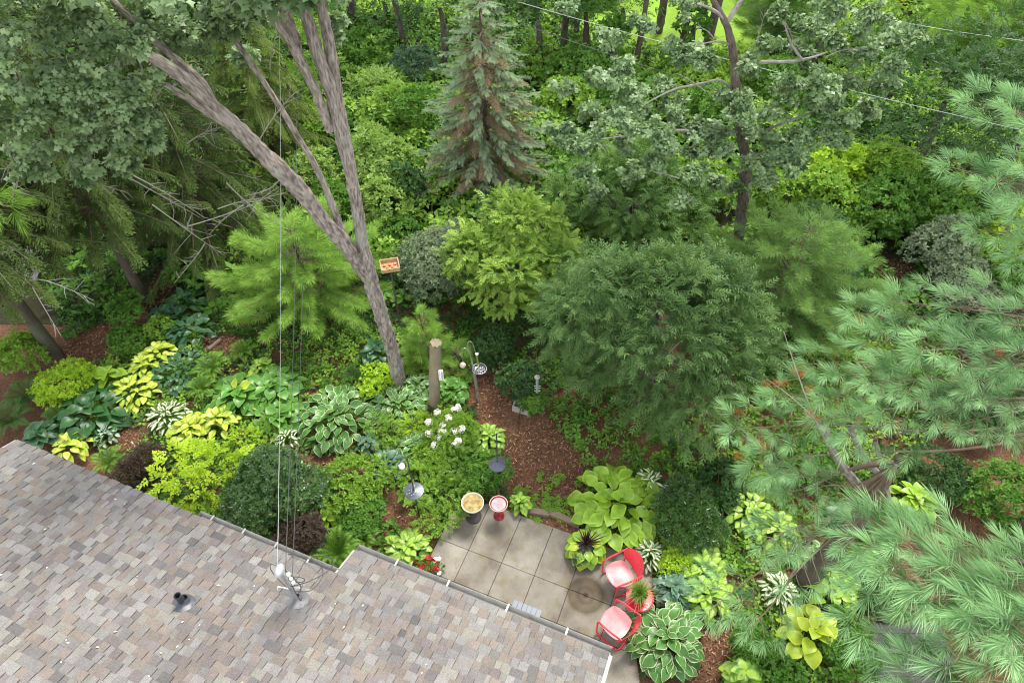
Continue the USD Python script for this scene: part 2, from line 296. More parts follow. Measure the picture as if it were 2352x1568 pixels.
PATHS = [wpoly(p) for p in (
    [(1060, 900), (1120, 830), (1190, 850), (1240, 920), (1290, 1000), (1345, 1080), (1345, 1200), (1300, 1215), (1190, 1185), (1165, 1100), (1160, 1010), (1090, 940)],
    [(650, 1035), (850, 1040), (905, 1100), (925, 1160), (1010, 1185), (1005, 1220), (940, 1225), (890, 1180), (870, 1110), (800, 1085), (660, 1060)],
    [(85, 880), (130, 800), (250, 735), (330, 690), (365, 610), (420, 615), (400, 700), (330, 760), (270, 800), (225, 840), (120, 880)],
    [(285, 985), (345, 985), (330, 1030), (255, 1050)],
    [(1590, 1415), (1700, 1440), (1680, 1500), (1640, 1600), (1560, 1600), (1600, 1500)],
    [(2120, 1080), (2200, 1150), (2400, 1250), (2420, 1340), (2220, 1190)],
    [(1985, 590), (2110, 600), (2090, 650), (1990, 640)], [(465, 775), (560, 770), (550, 812), (470, 815)],
    [(2060, 1390), (2140, 1400), (2100, 1450)], [(1140, 1190), (1330, 1200), (1340, 1235), (1200, 1200)])]
UU = np.array([math.cos(math.radians(-22)), math.sin(math.radians(-22))]); NN = np.array([-UU[1], UU[0]])
def hn(a, b): return UU * a + NN * b
PATIO = Polygon([hn(a, b) for a, b in ((-3.88, 3.2), (-3.88, 6.22), (-3.25, 6.66), (.42, 6.66), (.62, 5.6), (.52, 4.9), (.74, 4.4), (.9, 3.2))])
HOUSE = Polygon([hn(a, b) for a, b in ((-10.6, -2), (-10.6, 3.9), (2.1, 3.9), (2.1, -2))])

# ------------------------------------------------------------------ patio: concrete slabs
rng = np.random.default_rng(11)
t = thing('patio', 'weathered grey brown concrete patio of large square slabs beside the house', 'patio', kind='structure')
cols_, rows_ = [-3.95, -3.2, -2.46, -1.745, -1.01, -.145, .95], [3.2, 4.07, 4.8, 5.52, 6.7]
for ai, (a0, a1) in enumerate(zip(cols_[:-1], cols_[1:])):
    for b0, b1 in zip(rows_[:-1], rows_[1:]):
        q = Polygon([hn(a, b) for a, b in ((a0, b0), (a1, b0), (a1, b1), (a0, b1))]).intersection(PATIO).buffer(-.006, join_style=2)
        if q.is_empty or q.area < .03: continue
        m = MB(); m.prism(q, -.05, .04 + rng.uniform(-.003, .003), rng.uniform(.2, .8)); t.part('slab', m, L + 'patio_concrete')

# ------------------------------------------------------------------ house
PHI = math.radians(20); C0 = at(972 * .84, 1503 * .84, 2.5)
ua = np.array([*UU, 0]); dn = np.array([*NN * math.cos(PHI), -math.sin(PHI)]); nr = np.array([*NN * math.sin(PHI), math.cos(PHI)])
def rp(a, b, h=0.0): return C0 + ua * a - dn * b + nr * h          # a along the eave, b up the slope, h off the roof plane
house = thing('house', 'house under a large grey and brown shingled roof at the lower left', 'house')
AL, AR, B1, BR = -6.92, 4.46, .60, 7.6                             # left rake, right rake, main eave, ridge
m = MB()
def slab(pts, th=.03, off=-.012):
    top = np.array([rp(a, b, off) for a, b in pts]); n = len(pts); V = np.vstack([top, top - nr * th])
    f = [[0, k, k + 1] for k in range(1, n - 1)] + [[n, n + k + 1, n + k] for k in range(1, n - 1)]
    for k in range(n): q = (k + 1) % n; f += [[k, n + k, n + q], [k, n + q, q]]
    m.add(V, f)
slab([(AL, B1), (AR, B1), (AR, BR), (AL, BR)][::-1]); slab([(0, 0), (AR, 0), (AR, B1), (0, B1)][::-1])
rid = rp(0, BR)
back = np.array([rp(AL, BR, -.012), rp(AR, BR, -.012), rp(AR, BR, -.012) - np.array([*NN * 7, 2.6]), rp(AL, BR, -.012) - np.array([*NN * 7, 2.6])])
m.add(np.vstack([back, back - [0, 0, .04]]), [[0, 3, 2], [0, 2, 1], [4, 5, 6], [4, 6, 7], [0, 4, 7], [0, 7, 3], [1, 2, 6], [1, 6, 5], [2, 3, 7], [2, 7, 6]])
roof = house.part('roof', m, plain('roof_deck', (.16, .15, .15), .9))
# shingles: courses of tabs of uneven width, alternate tabs standing proud
PAL = np.array([(.335, .33, .32), (.385, .38, .37), (.32, .285, .255), (.345, .30, .265), (.265, .26, .255), (.30, .268, .265), (.36, .355, .315), (.41, .40, .36), (.325, .285, .265), (.21, .205, .205)])
PW = np.array([.19, .15, .13, .13, .09, .10, .09, .05, .05, .02])
EXP = .145; pieces = []
nrow = int(BR / EXP)
for r_ in range(nrow):
    b0 = r_ * EXP; left = 0.0 if b0 < B1 - .02 else AL
    a = left; k = rng.integers(0, 2)
    while a < AR - .001:
        w = rng.choice([.075, .10, .125, .15, .185, .25], p=[.12, .22, .26, .2, .14, .06]); e = min(a + w, AR)
        if e < AR and AR - e < .05: e = AR
        hgt = (.027 if k else .006) + rng.uniform(-.001, .001); k = 1 - k if rng.random() < .85 else k
        c = PAL[rng.choice(len(PAL), p=PW)] * rng.uniform(.86, 1.12) * .63
        top = b0 + EXP + .03
        g_ = .0022
        V = [rp(a + g_, b0, hgt), rp(e - g_, b0, hgt), rp(e - g_, top, .002), rp(a + g_, top, .002), rp(a + g_, b0, -.011), rp(e - g_, b0, -.011), rp(e - g_, top, -.011), rp(a + g_, top, -.011)]
        pieces.append((np.array(V), c)); a = e
QF = np.array([[0, 1, 2, 3], [1, 0, 4, 5], [0, 3, 7, 4], [2, 1, 5, 6]])
def inframe(p):
    d = p - CAM; z = d @ FWD; x = d[0] / z * F + CX; y = -(d @ np.array([0, sp, cp])) / z * F + CY
    return z, (0 < x < 2352 and 0 < y < 1568)
rank = [(inframe(V[:4].mean(0)), k) for k, (V, c) in enumerate(pieces)]
big = {k for _, k in sorted([(z, k) for (z, ok), k in rank if ok])[:300]}
rest = MB()
for k, (V, c) in enumerate(pieces):
    if k in big:
        mm = MB(); mm.add(V, QF, col=c); roof.part('shingle', mm, L + 'shingle_look')
    else: rest.add(V, QF, col=c)
roof.part('shingle_field', rest, L + 'shingle_look', kind='stuff')
# walls
m = MB(); w0 = Polygon([hn(a, b) for a, b in ((-9.2, -8.5), (-9.2, 3.75), (1.55, 3.75), (1.55, -8.5))])
wc = C0[:2] + 0
W4 = [C0[:2] + UU * a - NN * b for a, b in ((AL + .35, B1 + .1), (0.35, B1 + .1), (.35, .45), (AR - .35, .45), (AR - .35, 13), (AL + .35, 13))]
m.prism(Polygon(W4), 0, 2.36); house.part('wall', m, M_SIDING)
# eave gutters, each with a lip, back and hangers; trim along the rakes
def gutter(a0, a1, b, hangers):
    prof = [(-.005, .012), (-.005, -.10), (.035, -.115), (.085, -.115), (.098, -.06), (.11, -.012), (.122, 0), (.115, .006), (.104, -.006), (.09, -.06), (.08, -.105), (.035, -.105), (.004, -.09)]
    n = len(prof); V = np.array([rp(a, b) + np.array([*NN * o, z - .02]) for a in (a0, a1) for o, z in prof])
    f = [[k, k + 1, n + k + 1, n + k] for k in range(n - 1)] + [[0, n, 2 * n - 1, n - 1]]
    mm = MB(); mm.add(V, f)
    for e in (a0, a1):
        mm.add(np.array([rp(e, b) + np.array([*NN * o, z - .02]) for o, z in ((0, 0), (0, -.1), (.085, -.113), (.116, -.005))]), [[0, 1, 2, 3]])
    gt = house.part('gutter', mm, M_ALU)
    d = MB(); d.add(np.array([rp(a, b) + np.array([*NN * o, -.105]) for a, o in ((a0 + .02, .01), (a1 - .02, .01), (a1 - .02, .085), (a0 + .02, .085))]), [[0, 1, 2, 3]]); gt.part('gutter_debris', d, M_ALUIN)
    for h in hangers:
        mm = MB(); R = np.stack([ua, np.array([*NN, 0]), [0, 0, 1]], -1)
        mm.box(rp(h, b) + np.array([*NN * .055, -.004]), (.03, .15, .012), R); gt.part('gutter_hanger', mm, M_ALU)
gutter(-2.78, .0, B1, (-2.5, -1.85, -1.2, -.55)); gutter(0.0, AR + .02, 0, (.75, 1.7, 2.75, 3.75))
def trim(pts, name, w=.03, hgt=.12):
    mm = MB(); p0, p1 = map(np.array, pts); d = unit(p1 - p0); up = np.array([0, 0, 1.]); s_ = unit(np.cross(d, up)); u2 = np.cross(s_, d)
    mm.box((p0 + p1) / 2, (np.linalg.norm(p1 - p0), w, hgt), np.stack([d, s_, u2], -1)); house.part(name, mm, M_ALU)
trim((rp(AR + .018, .03, -.045), rp(AR + .018, BR, -.045)), 'rake_board'); trim((rp(AR + .045, .03, .004), rp(AR + .045, BR, .004)), 'drip_edge', .025, .015)
trim((rp(AL - .018, B1, -.06), rp(AL - .018, BR, -.06)), 'rake_board'); trim((rp(-.018, .02, -.055), rp(-.018, B1 - .02, -.055)), 'rake_board')
trim((rp(AL, B1 - .008, -.05), rp(-2.79, B1 - .008, -.05)), 'fascia_board', .02, .1)
# plumbing vent and electrical mast
def onroof(u, v):
    d = ray(u, v); return CAM + d * (((C0 - CAM) @ nr) / (d @ nr))
vp = onroof(423, 1384)
Rr = np.stack([ua, -dn, nr], -1)
vent = house.part('vent_pipe', MB().lathe([(.052, -.05), (.052, .27), (.056, .275), (.056, .285), (.042, .285), (.042, .12), (.001, .12)], vp, 24), M_BLACK, True)
m = MB(); mf = MB().lathe([(.17, .012), (.165, .018), (.10, .03), (.08, .05), (.07, .10), (.056, .115)], (0, 0, 0), 28); V, Fc, _, _ = mf.get(); m.add(V @ Rr.T + vp, Fc); vent.part('vent_flashing', m, plain('rubber_boot', (.07, .075, .09), .4, .2), True)
mp = onroof(683, 1377)
mast = house.part('service_mast', MB().tube([mp - [0, 0, .1], mp + [0, 0, .95]], .03, 12), M_METAL, True)
m = MB(); V, Fc, _, _ = MB().lathe([(.18, .011), (.16, .018), (.08, .03), (.05, .09), (.034, .1)], (0, 0, 0), 24).get(); m.add(V @ Rr.T + mp, Fc); mast.part('mast_flashing', m, plain('grey_lead_boot', (.12, .12, .125), .5, .3), True)
hd = mp + np.array([-.03, .03, 1.0])
m = MB(); V, Fc, _, _ = MB().lathe([(.001, .11), (.05, .10), (.085, .06), (.095, 0), (.09, -.05), (.05, -.06), (.001, -.06)], (0, 0, 0), 20).get()
a_ = math.radians(28); Rt = np.array([[1, 0, 0], [0, math.cos(a_), -math.sin(a_)], [0, math.sin(a_), math.cos(a_)]])
m.add(V @ Rt.T * [.72, 1.1, .72] + hd, Fc); mast.part('weatherhead', m, plain('grey_cast_head', (.42, .43, .45), .4, .3), True)
for k, dz in enumerate((.55, .7, .85)):
    m = MB(); m.lathe([(.001, .03), (.022, .03), (.03, .012), (.022, 0), (.03, -.012), (.022, -.03), (.001, -.03)], mp + np.array([.06, .04, dz]), 12); mast.part('insulator', m, M_WHITE, True)
m = MB(); q = mp + np.array([0, 0, .62])
m.tube([q + np.array([.12 * math.cos(x) + .12, .06, .10 * math.sin(x)]) for x in np.linspace(0, 2 * np.pi, 24)], .007, 6)
m.tube(spline([hd + [0, .05, -.04], hd + [-.14, .1, .0], hd + [-.2, .1, -.2], q + [-.05, 0, -.1]], 14), .006, 6)
m.tube(spline([hd + [.02, .06, -.05], q + [.08, .06, .1], q + [.17, .0, -.1], q + [.1, -.02, -.3]], 14), .007, 6)
ge = rp(-.55, B1) + [0, 0, 0]
m.tube(spline([q + [.03, 0, -.1], q + [.3, .1, -.12], q + [.55, .35, -.22], ge + np.array([*NN * .1, .03])], 20), .009, 6)
m.tube(spline([q + [.0, 0, -.25], q + [.22, .05, -.4], q + [.35, .3, -.5], rp(-.9, B1, .03)], 20), .007, 6)
m.tube(spline([q + [.05, 0, -.1], mp + [.12, -.1, .25], mp + [.1, -.02, .12]], 10), .008, 6)
mast.part('drip_loop_cable', m, M_CABLE, True)
m = MB(); m.tube(spline([mp + [.03, 0, .5], mp + [.14, 0, .47], mp + [.16, -.03, .53]], 8), .008, 6); m.tube(spline([mp + [-.03, 0, .42], mp + [-.2, .03, .43], mp + [-.22, .02, .33]], 8), .008, 6); mast.part('mast_bracket', m, M_TRIM, True)
# power lines from the mast to a pole far off to the north
def wire(name, a, b, sag, r, mat, label, n=60):
    s_ = np.linspace(0, 1, n)[:, None]; p = a * (1 - s_) + b * s_ - np.array([0, 0, 1]) * (4 * sag * s_ * (1 - s_))
    single(name, MB().tube(p, r, 5), mat, label, 'power line', smooth=True)
wire('power_line', mp + np.array([-.06, .05, 1.02]), aty(640, 40, 23), .25, .005, M_STRAND, 'thick pale power line running up from the roof mast, leftmost of its bundle')
wire('power_line', mp + np.array([.02, .05, .88]), aty(680, 120, 24), .35, .006, M_CABLE, 'thin dark cable of the roof mast bundle, middle one')
wire('power_line', mp + np.array([.08, .05, .72]), aty(694, 180, 24), .45, .006, M_CABLE, 'thin cable of the roof mast bundle, rightmost and lowest')
wire('power_line', aty(1190, 5, 19), aty(2420, 315, 14.5), .12, .008, M_STRAND, 'pale overhead line slanting behind the right oak to the right edge')
wire('power_line', aty(1900, 15, 22), aty(2420, 102, 19), .1, .009, M_STRAND, 'pale overhead line crossing the top right corner')
wire('power_line', aty(1195, 55, 20), aty(2300, 400, 16), .12, .008, M_CABLE, 'thin dark overhead line below the pale one, ending by the dark thicket')
# petals and bits of leaf lying on the shingles
m = MB(); r2 = np.random.default_rng(5)
for k in range(70):
    p = rp(r2.uniform(AL + .2, AR - .2), r2.uniform(.7, 4.3), .02); w = r2.uniform(.008, .03); ang = r2.uniform(0, 6.3)
    e1 = ua * math.cos(ang) - dn * math.sin(ang); e2 = np.cross(nr, e1)
    m.add([p - e1 * w, p - e2 * w * .6 + nr * .006, p + e1 * w * 1.2, p + e2 * w * .5 + nr * .004], [[0, 1, 2], [0, 2, 3]], r2.choice([.9, 1., 1., .55]))
usdkit.material(stage, L + 'petal_litter', {'a': ('attribute', {'attribute': 'tone'}), 'r': ('rgb_ramp', {'ramp': [(.4, (.3, .2, .06)), (.8, (.6, .53, .36)), (1, (.75, .72, .64))]}), 'p': ('principled_bsdf', {'roughness': .8})}, [('a.fac', 'r.fac'), ('r.color', 'p.base_color')], surface='p.BSDF')
single('roof_litter', m, L + 'petal_litter', 'small pale petals and dry leaf bits scattered over the shingles', 'litter', kind='stuff')


# ================================================================== plants
rng = np.random.default_rng(7)
def blade(w, fold=.14, droop=.14):
    V = np.array([[0, 0, 0], [-w / 2, .42, fold * w], [w / 2, .42, fold * w], [0, 1, -droop], [0, .48, -.02]])
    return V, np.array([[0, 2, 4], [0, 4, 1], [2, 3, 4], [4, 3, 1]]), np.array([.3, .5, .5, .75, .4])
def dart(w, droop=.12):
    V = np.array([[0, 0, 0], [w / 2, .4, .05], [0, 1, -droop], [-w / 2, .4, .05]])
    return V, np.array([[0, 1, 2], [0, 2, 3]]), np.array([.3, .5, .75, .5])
def lobed(w=1.0):
    y = np.array([0, .22, .38, .55, .75, 1.0]); x = np.array([.03, .25, .11, .37, .15, .03]) * w
    z = -.22 * y ** 2; V = np.vstack([np.stack([x, y, z + .05 * x], 1), np.stack([-x, y, z], 1)])
    f = []; n = 6
    for k in range(5): f += [[k, k + 1, n + k + 1], [k, n + k + 1, n + k]]
    return V, np.array(f), np.full(12, .5)
def rosette(n, bl, seed, e0=10, e1=60, off=.12, jit=.25):
    r = np.random.default_rng(seed); V, Fc, T = [], [], []; c = 0
    for k in range(n):
        a = 2.39996 * k + r.uniform(-jit, jit); e = math.radians(r.uniform(e0, e1)); s_ = r.uniform(.75, 1.1)
        ca, sa, ce, se = math.cos(a), math.sin(a), math.cos(e), math.sin(e)
        d = np.array([ca * ce, sa * ce, se]); x = np.array([-sa, ca, 0]); x = x * -1; z = np.cross(x, d)
        tw = r.uniform(-.4, .4); x, z = x * math.cos(tw) + z * math.sin(tw), z * math.cos(tw) - x * math.sin(tw)
        v, f, t = bl; V.append(v @ np.stack([x, d, z]) * s_ + d * off); Fc.append(f + c); T.append(t); c += len(v)
    return np.vstack(V), np.vstack(Fc), np.concatenate(T)
def sprig(n, bl, seed, ang=55, droop=.25):
    """Leaf pairs along a drooping twig of length 1; the leaves are about 0.4 long."""
    r = np.random.default_rng(seed); V, Fc, T = [], [], []; c = 0
    for k in range(n):
        y = (k + .6) / n
        for s_ in (-1, 1):
            a = math.radians(ang * (1 - .45 * y)) * s_ + r.uniform(-.15, .15); el = r.uniform(-.25, .25)
            d = unit(np.array([math.sin(a), math.cos(a), el])); x = unit(np.cross(d, [0, 0, 1])); z = np.cross(x, d)
            v, f, t = bl; sc = .42 * (1.15 - .5 * y) * r.uniform(.85, 1.1)
            V.append(v @ np.stack([x, d, z]) * sc + np.array([0, y, -droop * y * y])); Fc.append(f + c); T.append(t * .7 + .3 * y); c += len(v)
    v, f, t = bl; V.append(v * .4 + [0, .95, -droop]); Fc.append(f + c); T.append(t * .5 + .5)
    return np.vstack(V), np.vstack(Fc), np.concatenate(T)
def frond(n, seed, wid=.09, ang=52, span=.5, droop=.3, tipl=1.0):
    """A flat conifer spray of unit length: short shoots, each a thin strip."""
    r = np.random.default_rng(seed); V, Fc, T = [], [], []; c = 0
    def strip(p, d, l, w, t0, t1):
        nonlocal c
        x = unit(np.cross(d, [0, 0, 1])) * w; q = p + d * l
        V.append(np.array([p, p + d * l * .35 + x + [0, 0, .012], q - [0, 0, .06 * l / .3], p + d * l * .35 - x + [0, 0, .012]])); Fc.append(np.array([[0, 1, 2], [0, 2, 3]]) + c)
        T.append(np.array([t0, (t0 + t1) / 2, t1, (t0 + t1) / 2])); c += 4
    for k in range(n):
        y = (k + .5) / n
        for s_ in (-1, 1):
            a = math.radians(ang + r.uniform(-9, 9)) * s_; l = span * (1.02 - .72 * y) * r.uniform(.8, 1.15)
            strip(np.array([0, y * .92, -droop * y * y]), unit(np.array([math.sin(a), math.cos(a), -.18 + r.uniform(-.18, .12)])), l, wid * .5, .25, .35 + .5 * y)
    for k in range(2): strip(np.array([0, .5 * k, -droop * .25 * k]), unit(np.array([0, 1, -.25 - .5 * k])), .55, wid * .5, .2 + .3 * k, .5 + .4 * k)
    return np.vstack(V), np.vstack(Fc), np.concatenate(T)
def plume(n, seed, spread=(18, 62), wid=.03, body=.55, droop=.1):
    """A pine shoot of needles; needle length 1."""
    r = np.random.default_rng(seed); k = np.arange(n); ph = 2.39996 * k + r.uniform(-.3, .3, n); y0 = body * k / n
    a = np.radians(spread[1] + (spread[0] - spread[1]) * (k / n) + r.uniform(-8, 8, n)); l = r.uniform(.8, 1.08, n) * (.85 + .15 * k / n)
    d = np.stack([np.sin(a) * np.cos(ph), np.cos(a), np.sin(a) * np.sin(ph)], 1)
    p0 = np.stack([0 * y0, y0, 0 * y0], 1); q = p0 + d * l[:, None]; q[:, 2] -= droop * l ** 2
    s_ = unit(np.cross(d, r.normal(size=(n, 3)))) * wid / 2
    m_ = (p0 + q) / 2 + [0, 0, droop * .12]
    V = np.stack([p0, m_ + s_, q, m_ - s_], 1).reshape(-1, 3); f = np.array([[0, 1, 2], [0, 2, 3]])
    Fc = (f[None] + (np.arange(n) * 4)[:, None, None]).reshape(-1, 3)
    return V, Fc, np.tile([.15, .5, .85, .5], n) + np.repeat(r.uniform(-.15, .15, n), 4)

ROS = {w: [rosette(5, blade(w), 10 + k) for k in range(4)] for w in (.35, .5, .62, .8)}
for w in (.5, .62, .8): ROS['f%g' % w] = [rosette(5, dart(w), 15 + k) for k in range(4)]; AREA_F = 1
ROS['fsprig'] = [sprig(4, dart(.5), 53 + k) for k in range(3)]
ROS['small'] = [rosette(6, dart(.5), 30 + k, 0, 50) for k in range(4)]
ROS['narrow'] = [rosette(7, dart(.26), 40 + k, 15, 75) for k in range(4)]
ROS['sprig'] = [sprig(4, blade(.5), 50 + k) for k in range(3)]
ROS['locust'] = [sprig(5, blade(.55), 56 + k, 70, .2) for k in range(3)]
ROS['maple'] = [rosette(7, dart(.22), 60 + k, -15, 35) for k in range(3)]
ROS['oak'] = [rosette(6, lobed(1.15), 70 + k, -35, 45, .2) for k in range(5)]
ROS['cov'] = [rosette(4, dart(.62), 85 + k, -5, 45) for k in range(4)]
ROS['clover'] = [rosette(4, blade(.8), 80 + k, 0, 40) for k in range(3)]
AREA = {.35: .6, .5: .9, .62: 1.1, .8: 1.4, 'small': 1.0, 'narrow': .75, 'sprig': .75, 'locust': .9, 'maple': .6, 'oak': 1.6, 'f0.5': .9, 'f0.62': 1.1, 'f0.8': 1.4, 'fsprig': .75, 'cov': 1.1, 'hemf': .32, 'cypf': .42, 'sprf': .36, 'clover': 1.1}

C = dict(
    lime=leaf('lime_leaf', (.20, .38, .02), (.44, .66, .06)), gold=leaf('gold_leaf', (.30, .40, .03), (.52, .58, .07)),
    mid=leaf('mid_green_leaf', (.04, .125, .018), (.14, .31, .05)), fresh=leaf('fresh_green_leaf', (.09, .22, .022), (.27, .46, .07)),
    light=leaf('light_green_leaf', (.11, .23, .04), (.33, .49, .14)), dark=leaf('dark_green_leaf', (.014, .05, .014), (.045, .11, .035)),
    deep=leaf('deep_shade_leaf', (.022, .065, .018), (.075, .17, .055)), blue=leaf('blue_green_leaf', (.05, .12, .075), (.14, .24, .16)),
    grey=leaf('grey_green_leaf', (.09, .16, .09), (.30, .38, .27)), oak=leaf('oak_leaf', (.025, .075, .018), (.24, .37, .19), .22, .42, .3),
    maple=leaf('purple_leaf', (.035, .026, .022), (.10, .075, .06)), holly=leaf('holly_leaf', (.02, .065, .012), (.085, .19, .045), .15, .25, .6),
    fern=leaf('fern_leaf', (.05, .15, .015), (.17, .33, .05)), dfern=leaf('dark_fern_leaf', (.03, .10, .02), (.08, .20, .04)),
    pine=leaf('young_pine_needle', (.05, .16, .015), (.32, .55, .11), .2), npine=leaf('near_pine_needle', (.04, .14, .035), (.38, .64, .38), .2, .45, .3),
    spine=leaf('soft_pine_needle', (.04, .13, .025), (.25, .44, .13), .2), hem=leaf('hemlock_needle', (.018, .06, .016), (.19, .34, .115), .15),
    hem2=leaf('hemlock_light_needle', (.022, .075, .016), (.23, .42, .12), .15), cyp=leaf('cypress_needle', (.05, .14, .015), (.36, .55, .10), .15),
    spruce=leaf('blue_spruce_needle', (.05, .10, .04), (.29, .43, .27), .1), dsp=leaf('dark_spruce_needle', (.018, .045, .01), (.10, .165, .035), .1),
    lsp=leaf('light_spruce_needle', (.06, .11, .02), (.18, .27, .05), .1), locust=leaf('locust_leaf', (.22, .40, .015), (.52, .74, .06)), dead=leaf('rust_needle', (.16, .04, .015), (.40, .13, .05), .1),
    brown=leaf('brown_twig_needle', (.12, .09, .05), (.30, .24, .15), .05), white=leaf('white_petal', (.72, .72, .70), (.85, .85, .84), .2),
    red=leaf('red_petal', (.40, .01, .03), (.62, .03, .09), .2), spike=leaf('dark_spike', (.03, .018, .02), (.09, .05, .05), .05),
    grass=leaf('grass_blade', (.10, .24, .02), (.30, .48, .08)), far=leaf('far_yellow_leaf', (.17, .30, .02), (.40, .52, .05)))

def lobes_of(c, rad, n, r, spread=.55, size=(.42, .62)):
    d = unit(r.normal(size=(n, 3))); d[:, 2] = np.abs(d[:, 2]) * 1.1 - .25
    cs = np.vstack([c[None], c + unit(d) * rad * spread * r.uniform(.7, 1.28, (n, 1))]); rs = np.concatenate([[.78], r.uniform(size[0] * .75, size[1] * 1.1, n)])
    return cs, rs
def foliage(mb, c, rad, kind, ll, cov, r, nl=9, up=.45, tone=.5, zmin=.03, **kw):
    c, rad = np.asarray(c, float), np.asarray(rad, float) * np.ones(3)
    cs, rs = lobes_of(c, rad, nl, r, **kw); ga = (rad.prod()) ** (2 / 3)
    for k in range(len(cs)):
        n = int(cov * 4 * np.pi * ga * rs[k] ** 2 * .55 / (AREA[kind] * ll * ll)) + 3
        d = unit(r.normal(size=(n, 3))); d[:, 2] = np.where(d[:, 2] < -.35, -d[:, 2], d[:, 2])
        P = cs[k] + d * rad * rs[k] * np.where(r.random(n) < .07, r.uniform(1.05, 1.3, n), r.uniform(.7, 1.06, n))[:, None]
        ok = P[:, 2] > zmin
        for q in range(len(cs)):
            if q != k: ok &= np.linalg.norm((P - cs[q]) / (rad * rs[q]), axis=1) > .68
        P, d = P[ok], d[ok]
        if not len(P): continue
        nz = unit(d * (1 - up) + np.array([0, 0, up]) + r.normal(size=d.shape) * .28); fw = unit(np.cross(nz, r.normal(size=d.shape)))
        if str(kind)[-1] == 'f': fw = unit(d * .9 + r.normal(size=d.shape) * .42 + [0, 0, -.05]); R = frames(fw, nz + [0, 0, .9])
        elif kind in ('sprig', 'locust', 'fsprig'): fw = unit(d + r.normal(size=d.shape) * .5 + [0, 0, -.15]); R = frames(fw, nz + [0, 0, .8])
        else: R = frames(fw, nz)
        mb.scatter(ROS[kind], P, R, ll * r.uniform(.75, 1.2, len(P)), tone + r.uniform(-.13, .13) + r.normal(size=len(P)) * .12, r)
def stems(mb, base, c, rad, n, r, w=.012):
    for _ in range(n):
        d = unit(r.normal(size=3)); d[2] = abs(d[2]); e = np.asarray(c) + d * np.asarray(rad) * .7
        b = np.array([base[0] + r.uniform(-.05, .05), base[1] + r.uniform(-.05, .05), 0]); mb.tube(spline([b, b * .4 + e * .6 + [0, 0, .1 * rad[2]], e], 6), np.linspace(w, w * .35, 6), 4)
def shrub(name, label, cat, u, v, ru, h, col, kind, ll, cov=1.5, nl=9, up=.45, tone=.5, sq=1.0, group=None, far=1.0):
    r = np.random.default_rng(int(u * 7919 + v * 104729 + h * 1000) % 2**31)
    p = at(u, v, h * .5); rr = ru / F * depth(p); c = np.array([p[0], p[1], h * .5]); rad = np.array([rr, rr * sq, h * .52])
    t = thing(name, label, cat, (c[0], c[1], 0), group)
    s_ = MB(); stems(s_, c, c, rad, 6, r, .012 + .006 * rr); t.part('stem', s_, M_BTWIG)
    kind = 'f%s' % kind if v < 560 and kind in (.5, .62, .8, 'sprig') else kind
    m_ = MB(); foliage(m_, c, rad, kind, ll, cov, r, nl, up, tone); t.part('foliage', m_, C[col], kind='stuff')
    return t, c, rad

def hosta_leaf(L_, W_, cup, droop, r, heart=1.0):
    s_ = np.array([0, .07, .2, .38, .58, .78, .92, 1.0]); w = np.array([.10, .52, .84, 1.0, .90, .58, .26, .01]) * W_ / 2
    w[1] *= .6 + .4 * heart; x = np.array([-1, -.62, 0, .62, 1.0]); V = []
    wav = r.uniform(-.04, .04, (len(s_), 5))
    for k, (a, b) in enumerate(zip(s_, w)):
        z = -droop * a * a * L_ + .05 * L_ * math.sin(a * 3.1) + cup * b * np.abs(x) ** 1.5 + wav[k] * b * np.abs(x)
        z[2] -= .03 * b; V.append(np.stack([b * x, np.full(5, a * L_) - (.10 * L_ * np.abs(x) if k < 2 else 0), z], 1))
    V = np.vstack(V); f = []
    for k in range(len(s_) - 1):
        for q in range(4): f.append([k * 5 + q, k * 5 + q + 1, k * 5 + q + 6, k * 5 + q + 5])
    tone = np.tile(np.abs(x), len(s_)); tone[-5:] = 1; tone[-10:-5] = np.maximum(tone[-10:-5], .55)
    return V, np.array(f), tone
HL = {  # blade mid, margin, where the margin starts
    'dark': hosta_look('dark_hosta', (.03, .10, .025), (.04, .12, .035)), 'mid': hosta_look('green_hosta', (.09, .24, .035), (.14, .29, .05)),
    'blue': hosta_look('blue_hosta', (.085, .17, .10), (.13, .23, .15)), 'bluedark': hosta_look('blue_green_dark_hosta', (.045, .125, .05), (.065, .15, .06)),
    'lime': hosta_look('lime_hosta', (.24, .42, .03), (.33, .50, .05)), 'gold': hosta_look('gold_hosta', (.36, .48, .03), (.46, .56, .05)),
    'goldedge': hosta_look('gold_hosta_green_margin', (.46, .56, .06), (.10, .22, .03), .84, soft=.08), 'greengold': hosta_look('green_hosta_gold_margin', (.10, .23, .035), (.42, .48, .10), .80, soft=.1),
    'whiteedge': hosta_look('green_hosta_white_margin', (.075, .20, .035), (.52, .57, .34), .86, soft=.07), 'streak': hosta_look('white_streaked_hosta', (.62, .66, .44), (.06, .16, .035), .58, soft=.1),
    'limeedge': hosta_look('lime_hosta_green_margin', (.32, .48, .06), (.12, .27, .04), .72, soft=.16), 'heuchera': hosta_look('round_dark_leaf', (.02, .06, .025), (.03, .085, .035)),
    'silver': hosta_look('silver_leaf', (.30, .38, .30), (.06, .14, .06), .7, soft=.1)}
